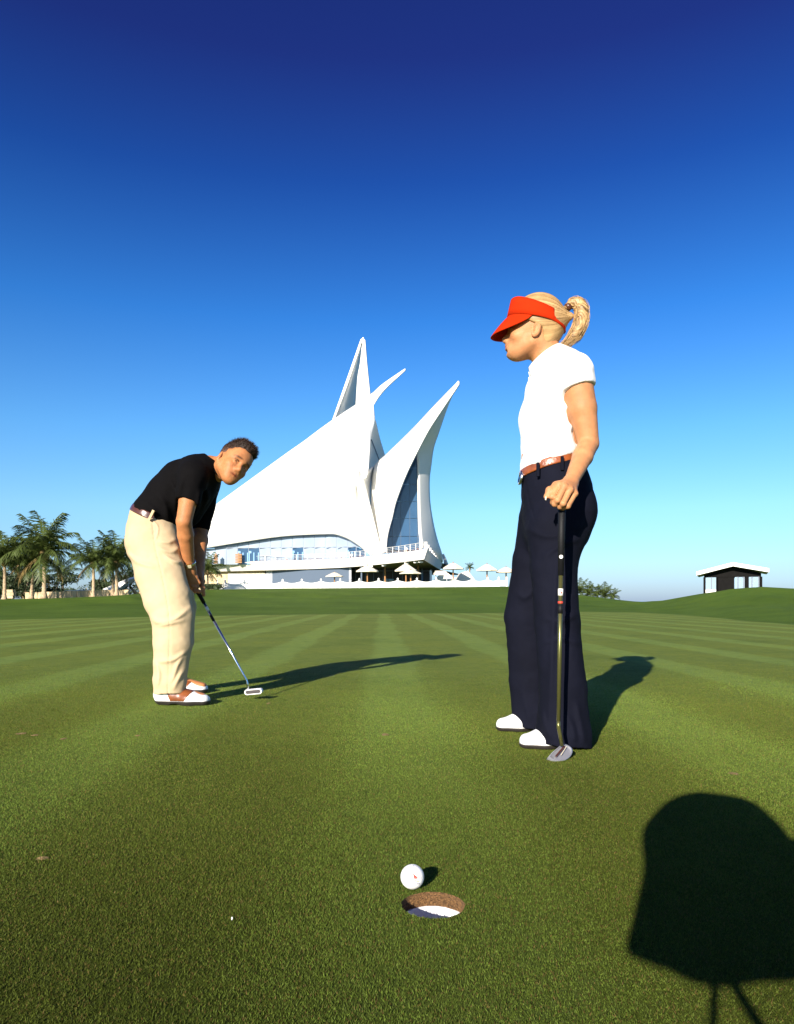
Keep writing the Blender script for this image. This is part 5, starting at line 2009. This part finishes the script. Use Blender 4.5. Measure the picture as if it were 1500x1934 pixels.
# ------------------------------------------------------------------ ball
def build_ball():
    root = empty('golf_ball', (.0275, 1.298, .0225))
    tag(root, 'white golf ball with small red sail print lying behind the hole', 'golf ball')
    bm = bmesh.new()
    bmesh.ops.create_icosphere(bm, subdivisions=6, radius=1)
    n = np.array([v.co[:] for v in bm.verts])
    N = 336
    i = np.arange(N) + .5
    ph = np.arccos(1 - 2 * i / N)
    th = np.pi * (1 + 5 ** .5) * i
    dc = np.stack([np.cos(th) * np.sin(ph), np.sin(th) * np.sin(ph), np.cos(ph)], -1)
    best = (n @ dc.T).max(1)
    ang = np.arccos(np.clip(best, -1, 1))
    r = .02135 - .00030 * np.clip(1 - (ang / .088) ** 2, 0, 1)
    for v, q, rr in zip(bm.verts, n, r): v.co = q * rr
    me = bpy.data.meshes.new('ball_cover')
    bm.to_mesh(me)
    bm.free()
    o = link('ball_cover', me, M['ball'], None, True)
    o.parent = root

    def decal(name, pts, m):
        # small print lying on the cover; pts in photo pixels round the ball
        c = np.array(root.location)
        eye_ = np.array((0, 0, CAM_H))
        vs = []
        for px, py in pts:
            dr = np.array(P(px, py, 1.0)) - eye_
            dr /= np.linalg.norm(dr)
            oc = eye_ - c
            b = oc @ dr
            disc = b * b - (oc @ oc - .0217 ** 2)
            vs.append(eye_ + dr * (-b - math.sqrt(max(disc, 0))) - c)
        o = MB().add(vs, [tuple(range(len(vs)))]).build(name, m, None)
        o.parent = root
    decal('sail_print', [(779.5, 1649.5), (784, 1653), (788.5, 1656.5), (789, 1659.5), (782.5, 1660), (781.5, 1655)], M['red'])
    decal('name_print', [(784, 1662.5), (791.5, 1663.5), (791, 1665.3), (783.5, 1664.6)], M['yellow'])
    for x in (788, 791): decal('number_print', [(x, 1667.8), (x + 2.0, 1668.2), (x + 1.8, 1670.4), (x - .2, 1670)], M['grey'])
    decal('number_print', [(779, 1635.2), (781.6, 1634.8), (780.6, 1637.6)], M['grey'])


build_ball()


# ------------------------------------------------------------------ palms
def make_frond(L_, droop, n=24, seed=0, w=1.0):
    """one feather leaf: arching rib with two rows of hanging leaflets; grows along +X from the origin"""
    rs = np.random.RandomState(seed)
    V, F = [], []
    pts = []
    for i in range(n + 1):
        t = i / n
        a = droop[0] + (droop[1] - droop[0]) * t ** 1.3
        if i == 0: p = np.zeros(3)
        else: p = pts[-1] + np.array((math.cos(a), 0, math.sin(a))) * L_ / n
        pts.append(p)
    for i in range(n):
        r0, r1 = .05 * (1 - i / n) + .008, .05 * (1 - (i + 1) / n) + .008
        b = len(V)
        V += [pts[i] + (0, -r0, 0), pts[i] + (0, r0, 0), pts[i + 1] + (0, r1, 0), pts[i + 1] + (0, -r1, 0)]
        F.append((b, b + 1, b + 2, b + 3))
    for i in range(2, n * 2):
        t = i / (n * 2)
        p = np.array([np.interp(t * n, range(n + 1), [q[k] for q in pts]) for k in range(3)])
        tan = pts[min(int(t * n) + 1, n)] - pts[int(t * n)]
        tan = tan / np.linalg.norm(tan)
        ll = L_ * .30 * w * math.sin(math.pi * (.12 + .80 * t)) ** .8
        for sd in (-1, 1):
            out = tan * rs.uniform(.45, .75) + np.array((0, sd, 0)) * rs.uniform(.6, .9) + np.array((0, 0, -1)) * rs.uniform(.15, .75)
            out = out / np.linalg.norm(out) * ll * rs.uniform(.8, 1.15)
            wv = tan * .045 * L_ / 3
            b = len(V)
            mid = p + out * .55 + (0, 0, -.02)
            V += [p - wv * .6, p + wv * .6, mid + wv * .7, p + out + (0, 0, -.12 * ll), mid - wv * .5]
            F += [(b, b + 1, b + 2, b + 4), (b + 4, b + 2, b + 3, b + 3)]
    me = bpy.data.meshes.new('frond')
    me.from_pydata([tuple(v) for v in V], [], [f if len(set(f)) == 4 else (f[0], f[1], f[2]) for f in F])
    return me


FRONDS = [make_frond(3.0, d, seed=k) for k, d in enumerate([(R(82), R(35)), (R(70), R(-5)), (R(58), R(-35)), (R(42), R(-60)), (R(25), R(-75)), (R(5), R(-85))])]
for me in FRONDS: me.materials.append(M['frond'])
DRY = make_frond(2.4, (R(-25), R(-88)), seed=11)
DRY.materials.append(M['dryfrond'])


def palm(px, pyb, pyc, d, scale, label, seed, trunk=True, nf=26, lean=0.0, group='palms at the left edge of the green'):
    rs = np.random.RandomState(seed)
    base = P(px, pyb, d)
    zc = CAM_H - (pyc - 1136) / FPX * d
    hgt = zc - base.z
    root = empty('palm_tree', base)
    tag(root, label, 'palm tree', group)
    if trunk:
        pts, rad = [], []
        for i in range(13):
            t = i / 12
            pts.append((lean * t * t, .1 * math.sin(3 * t), -.15 + (hgt + .15) * t))
            rad.append((.185 - .07 * t ** .5 + (.12 * max(0, 1 - 7 * t))) * scale ** .5 + (.012 if i % 2 else -.008))
        o = MB().tube(pts, rad, 12).build('trunk', M['bark'], None, True)
        o.parent = root
        MB().lathe((lean, 0, hgt - .5 * scale), [(.16 * scale, 0), (.34 * scale, .25 * scale), (.26 * scale, .6 * scale), (.05, .9 * scale)], 10).build('crown_shaft', M['dryfrond'], None, True).parent = root
    for k in range(nf):
        lvl = k / nf
        me = FRONDS[min(5, int(lvl * 6))]
        if lvl > .90 and trunk: me = DRY
        o = link('frond', me, None, root)
        o.matrix_parent_inverse = Matrix.Identity(4)
        o.location = (lean, 0, hgt + .15 * (1 - lvl))
        o.rotation_euler = (rs.uniform(-.12, .12), rs.uniform(-.14, .10), k * 2.39996 + rs.uniform(-.25, .25))
        s = scale * rs.uniform(.85, 1.12)
        o.scale = (s, s, s)
    return root


palm(8, 1133, 1058, 63, 1.0, 'palm at the left picture edge beside the grey stone block', 1)
palm(59, 1129, 1066, 64, .95, 'palm with pale trunk, left of the tallest palm', 2, lean=.3)
palm(83, 1128, 1046, 63, 1.38, 'tallest palm with upright central fronds, rising above its neighbours', 3)
palm(176, 1127, 1065, 63, .82, 'palm with brownish trunk in the middle of the wide gap', 4)
palm(213, 1124.5, 1070, 68, .72, 'thin palm trunk just behind the palm next to the man', 5)
palm(220, 1124, 1063, 64, 1.0, 'palm nearest to the man, its fronds reaching behind his hip', 6)
palm(392, 1113, 1080, 92, .85, 'palm behind the forearms of the man, before the stone front', 7, nf=22)
palm(36, 1124, 1070, 82, 1.1, 'shaded palm behind the pair of pale trunks', 8)
palm(118, 1122, 1090, 84, .8, 'low drooping palm behind and right of the tallest palm', 9, nf=18)
for k, (px, py, sc, lb) in enumerate(((1095, 1123, .58, 'young palm clump touching the edge of the navy trousers'), (1112, 1128, .55, 'second young palm clump right of the navy trousers'),
                                      (1128, 1129, .42, 'lowest of the young palm clumps on the slope'), (1142, 1131, .58, 'widest young palm clump on the slope'),
                                      (1158, 1133, .42, 'rightmost young palm clump, by the dip in the skyline'))):
    palm(px, py, py - 4, 84, sc, lb, 20 + k, trunk=False, nf=16, group='young palms on the slope')
palm(887, 1108, 1073, 150, .42, 'far palm tip seen between the parasols right of the prow', 31, nf=16, group='palms beyond the terrace')


# ------------------------------------------------------------------ leafy trees and hedges
def leaf_cloud(blobs, n, size, seed, name, m, parent):
    rs = np.random.RandomState(seed)
    V, F = [], []
    vol = np.array([r[0] * r[1] * r[2] for _, r in blobs])
    vol = vol / vol.sum()
    for c, r in [blobs[i] for i in rs.choice(len(blobs), n, p=vol)]:
        u = rs.normal(0, 1, 3)
        u = u / np.linalg.norm(u) * rs.uniform(.55, 1.05)
        p = np.array(c) + u * r
        a = rs.normal(0, 1, 3)
        a = a / np.linalg.norm(a) * size * rs.uniform(.6, 1.4)
        b_ = np.cross(a, rs.normal(0, 1, 3))
        b_ = b_ / np.linalg.norm(b_) * size * .5
        b = len(V)
        V += [p - a, p + b_, p + a, p - b_]
        F.append((b, b + 1, b + 2, b + 3))
    return link(name, mesh_np(name, V, F), m, parent)


def bush_tree(px, d, w, h, label, seed, cat='tree', name='dense_tree', m='leafd', n=2600, size=.16, group=None, zoff=0):
    x = (px - 750) / FPX * d
    z = float(ground_z(x, d)) + zoff
    root = empty(name, (x, d, z))
    tag(root, label, cat, group)
    rs = np.random.RandomState(seed)
    blobs = []
    for k in range(9):
        blobs.append(((x + rs.uniform(-.5, .5) * w, d + rs.uniform(-.4, .4) * w * .6, z + h * rs.uniform(.15, .85)), (w * .28, w * .25, h * .25)))
    leaf_cloud(blobs, n, size, seed, 'crown', M[m], root)
    mb = MB()
    for k in range(4):
        b = blobs[k][0]
        mb.tube([(x + .1 * k - .2, d, z - .1), ((x + b[0]) / 2, (d + b[1]) / 2, z + h * .35), b], [.16, .10, .03], 7)
    mb.build('trunk', M['bark'], root, True)


for k, (px, d, w, h, lb) in enumerate(((-30, 78, 6, 3.6, 'dark leafy tree behind the palm at the left edge'), (18, 80, 5, 3.4, 'dark leafy tree behind the grey stone block'),
                                       (48, 78, 4, 3.3, 'dark leafy tree filling the gap between the two palm trunks'), (98, 80, 4.2, 2.9, 'dark leafy tree right behind the tallest palm'),
                                       (202, 78, 3.0, 1.9, 'low dark tree behind the thin palm trunk'), (262, 80, 4.5, 3.0, 'dark tree hidden behind the khaki trousers'))):
    bush_tree(px, d, w, h, lb, 40 + k, group='trees behind the palms')
for k, (px, d, w, h) in enumerate(((120, 96, 4, 1.7), (150, 98, 4, 1.9), (235, 95, 4, 2.0))):
    bush_tree(px, d, w, h, ['far pale shrub right of the tallest palm', 'far pale shrub left of the middle palm', 'far shrub beneath the palm next to the man'][k], 60 + k,
              'shrub', 'shrub', 'hedge', 900, .15, 'shrubs behind the low wall')
# clipped hedge at the left end of the fence
for k, (px, w, lb) in enumerate(((391, 1.5, 'clipped green hedge block left of the other, by the hands of the man'), (409, 1.7, 'clipped green hedge block at the left end of the white fence'))):
    d = 90
    x = (px - 750) / FPX * d
    z = float(ground_z(x, d))
    hr_ = empty('hedge', (x, d, z))
    tag(hr_, lb, 'hedge', 'hedge blocks beside the fence')
    leaf_cloud([((x, d, z + .38), (w * .46, .6, .36))] * 1 + [((x + (i - 2) * w * .2, d, z + .38), (w * .2, .6, .38)) for i in range(5)], 1500, .07, 70 + k, 'foliage', M['hedge'], hr_)
    MB().lathe((x, d, z), [(w * .22, 0), (w * .26, .3), (w * .2, .52), (0, .56)], 12).build('branches', M['leafd'], hr_, True)
# low stone wall of blocks, the white band behind it, the grey stone block, the white canopy
wall = empty('low_stone_wall', P(140, 1128, 68))
tag(wall, 'long low wall of pale rough stone blocks behind the palm trunks', 'wall')
rs = np.random.RandomState(2)
px = 50.0
while px < 236:
    w = rs.uniform(6, 10)
    d = 68.5
    p0, p1 = P(px + .3, 1128.5 - (px - 50) * .028, d), P(px + w - .3, 1128.5 - (px + w - 50) * .028, d)
    c = (p0 + p1) / 2
    MB().box(c + Vector((0, rs.uniform(-.05, .05), rs.uniform(.14, .2))), (p1.x - p0.x, .4, .62), Matrix.Rotation(rs.uniform(-.03, .03), 3, 'Y')).build('stone', M['stone'], wall)
    px += w
band = tag(MB().box(P(150, 1120, 90), (10.5, .4, .75)).build('white_wall', M['render']), 'plain pale wall seen beyond the low stone wall', 'wall')
blk = MB()
for i in range(3):
    for j in range(3):
        blk.box(P(13.5 + 5.6 * i + (j % 2) * 1.5, 1127 - 5.6 * j, 66) + Vector((0, rs.uniform(-.08, .08), 0)), (.27, .5, .26), Matrix.Rotation(rs.uniform(-.1, .1), 3, 'Y'))
pier = empty('stone_pier', P(19, 1130, 66))
tag(pier, 'grey stone pier between the two leftmost palm trunks', 'pier')
for i in range(3):
    for j in range(3):
        MB().box(P(13.5 + 5.6 * i + (j % 2) * 1.2, 1127.5 - 5.6 * j, 66) + Vector((0, rs.uniform(-.06, .06), 0)), (.26, .5, .255), Matrix.Rotation(rs.uniform(-.06, .06), 3, 'Y')).build('stone', M['stone'], pier)
shade = empty('shade_sail', P(215, 1113, 74))
tag(shade, 'white sloping canopy beneath the palm next to the man', 'canopy')
MB().prism([P(193, 1113, 74), P(244, 1091.5, 74), P(247, 1094, 74), P(219, 1115.5, 74)], (0, 2.2, .25)).build('canvas', M['white'], shade)
for a, b in ((198, 1112), (243, 1093)): MB().tube([P(a, b, 74.6), Vector((P(a, b, 74.6).x, 74.6, .8))], .05, 6).build('pole', M['rail'], shade)


# ------------------------------------------------------------------ small marks on the green
def mark(name, px, py, w, h, z, m, label, cat, group=None, seed=0):
    d = FPX * CAM_H / (py - 1136)
    x = (px - 750) / FPX * d
    rs = np.random.RandomState(seed)
    a, b = w / 2 / FPX * d, h / 2 / (py - 1136) * d
    n = 14
    ring = []
    for k in range(n):
        t = 2 * math.pi * k / n
        r = rs.uniform(.7, 1.15)
        ring.append((x + a * math.cos(t) * r, d + b * math.sin(t) * r, .0015))
    o = MB().add(ring + [(x, d, z)], [(k, (k + 1) % n, n) for k in range(n)]).build(name, m, None, True)
    return tag(o, label, cat, group)


mdiv = mat('dry_turf', (.30, .20, .07), .95, .4, 120, .1, 300)
for k, (px, py, w, h, lb) in enumerate(((40, 1386, 18, 4, 'dry pitch mark at the left edge, first of the row of three'), (66, 1389, 16, 3.5, 'dry pitch mark, middle of the row of three at the left edge'),
                                        (120, 1396, 14, 4, 'dry pitch mark, right end of the row of three at the left edge'), (260, 1390, 12, 3, 'faint dry pitch mark below the saddle shoes of the man'),
                                        (727, 1388, 14, 5, 'dry pitch mark midway between the two players'), (1386, 1462, 22, 5, 'reddish pitch mark right of the woman, above the large shadow'),
                                        (80, 1622, 24, 8, 'dry pitch mark low at the left, in the darker turf'), (507, 1329, 8, 3, 'tiny dry mark beneath the shadow of the putter head'))):
    mark('pitch_mark', px, py, w, h, .0045, mdiv, lb, 'pitch mark', 'dry marks on the green', k)
d = FPX * CAM_H / (1738 - 1136)
tag(MB().lathe(((438.5 - 750) / FPX * d, d, 0), [(0, .0055), (.0013, .005), (.0016, .003), (.0008, .0)], 8).build('tee_chip', M['white'], None, True),
    'tiny white tee chip in the dark turf lower left of the hole', 'tee chip')


# ------------------------------------------------------------------ photographer and camera behind the lens (their shadow falls on the green)
def build_photographer():
    camr = empty('view_camera', (0, -.2, 0))
    tag(camr, 'large camera on a tripod under a black cloth, throwing the big shadow', 'camera')
    cl = SDF()
    cl.ecap((-.024, -.15, .50), (-.024, -.15, .72), .146, .065, .136, .065, (1, 0, 0), .04)
    cl.ecap((-.035, -.15, .72), (-.035, -.15, .778), .142, .075, .122, .075, (1, 0, 0), .07)
    cl.disp.append(lambda p: .006 * vnoise(p * (14, 14, 6)))
    cl.plane((-.04, -.15, .474), (-.13, 0, -1))
    cl.plane((-.04, -.15, .474), (.05, 0, -1))
    sdf_obj('dark_cloth', cl, .012, M['cloth'], camr)
    MB().box((-.02, -.12, .565), (.20, .07, .15)).build('camera_body', M['dark'], camr)
    MB().tube([(0, -.085, .515), (0, -.035, .515)], [.03, .03], 20).build('lens', M['dark'], camr, True)
    for fx, fy in ((.30, -.30), (-.30, -.60), (.22, -.62)):
        MB().tube([(-.04, -.15, .49), (fx, fy, 0)], [.0055, .0045], 10).build('leg', M['metal'], camr, True)
    root = empty('person', (.25, -.75, 0))
    tag(root, 'kneeling photographer in dark clothes leaning under the black cloth', 'person')
    B = SDF()
    B.ecap((.30, -.95, .40), (.30, -.44, .76), .15, .11, .18, .10, (1, 0, 0), .05)
    B.cap((.24, -.46, .72), (.10, -.36, .70), .075, .06, .05)
    B.ell((.06, -.34, .69), (.075, .095, .085), None, .03)
    for sx in (-1, 1):
        B.cap((.28 + sx * .09, -.95, .36), (.26 + sx * .14, -.60, .09), .085, .06, .04)
        B.cap((.26 + sx * .14, -.60, .08), (.28 + sx * .14, -1.05, .06), .06, .045, .03)
        B.cap((.28 + sx * .14, -1.05, .06), (.28 + sx * .14, -1.14, .05), .04, .03, .03)
    B.cap((.44, -.44, .74), (.44, -.24, .62), .055, .045, .03)
    B.cap((.44, -.24, .62), (.20, -.18, .58), .045, .032, .03)
    fingers(B, [([np.array((.20, -.18, .56)), np.array((.16, -.17, .57 - .02 * k)), np.array((.125, -.18, .57 - .02 * k))], .010) for k in range(4)])
    fingers(B, [([np.array((.20, -.20, .58)), np.array((.16, -.21, .60)), np.array((.13, -.21, .60))], .011)])
    sdf_obj('body', B, .010, M['skin_m'], root, lambda v: np.ones((len(v), 3)))
    C = SDF()
    C.ecap((.30, -.97, .40), (.30, -.43, .765), .165, .125, .21, .115, (1, 0, 0), .05)
    C.cap((.44, -.44, .75), (.45, -.25, .63), .08, .07, .04)
    C.cap((.45, -.25, .63), (.24, -.20, .60), .07, .065, .04)
    C.disp.append(lambda p: .006 * vnoise(p * 12))
    sdf_obj('jacket', C, .012, M['polo_b'], root)


build_photographer()
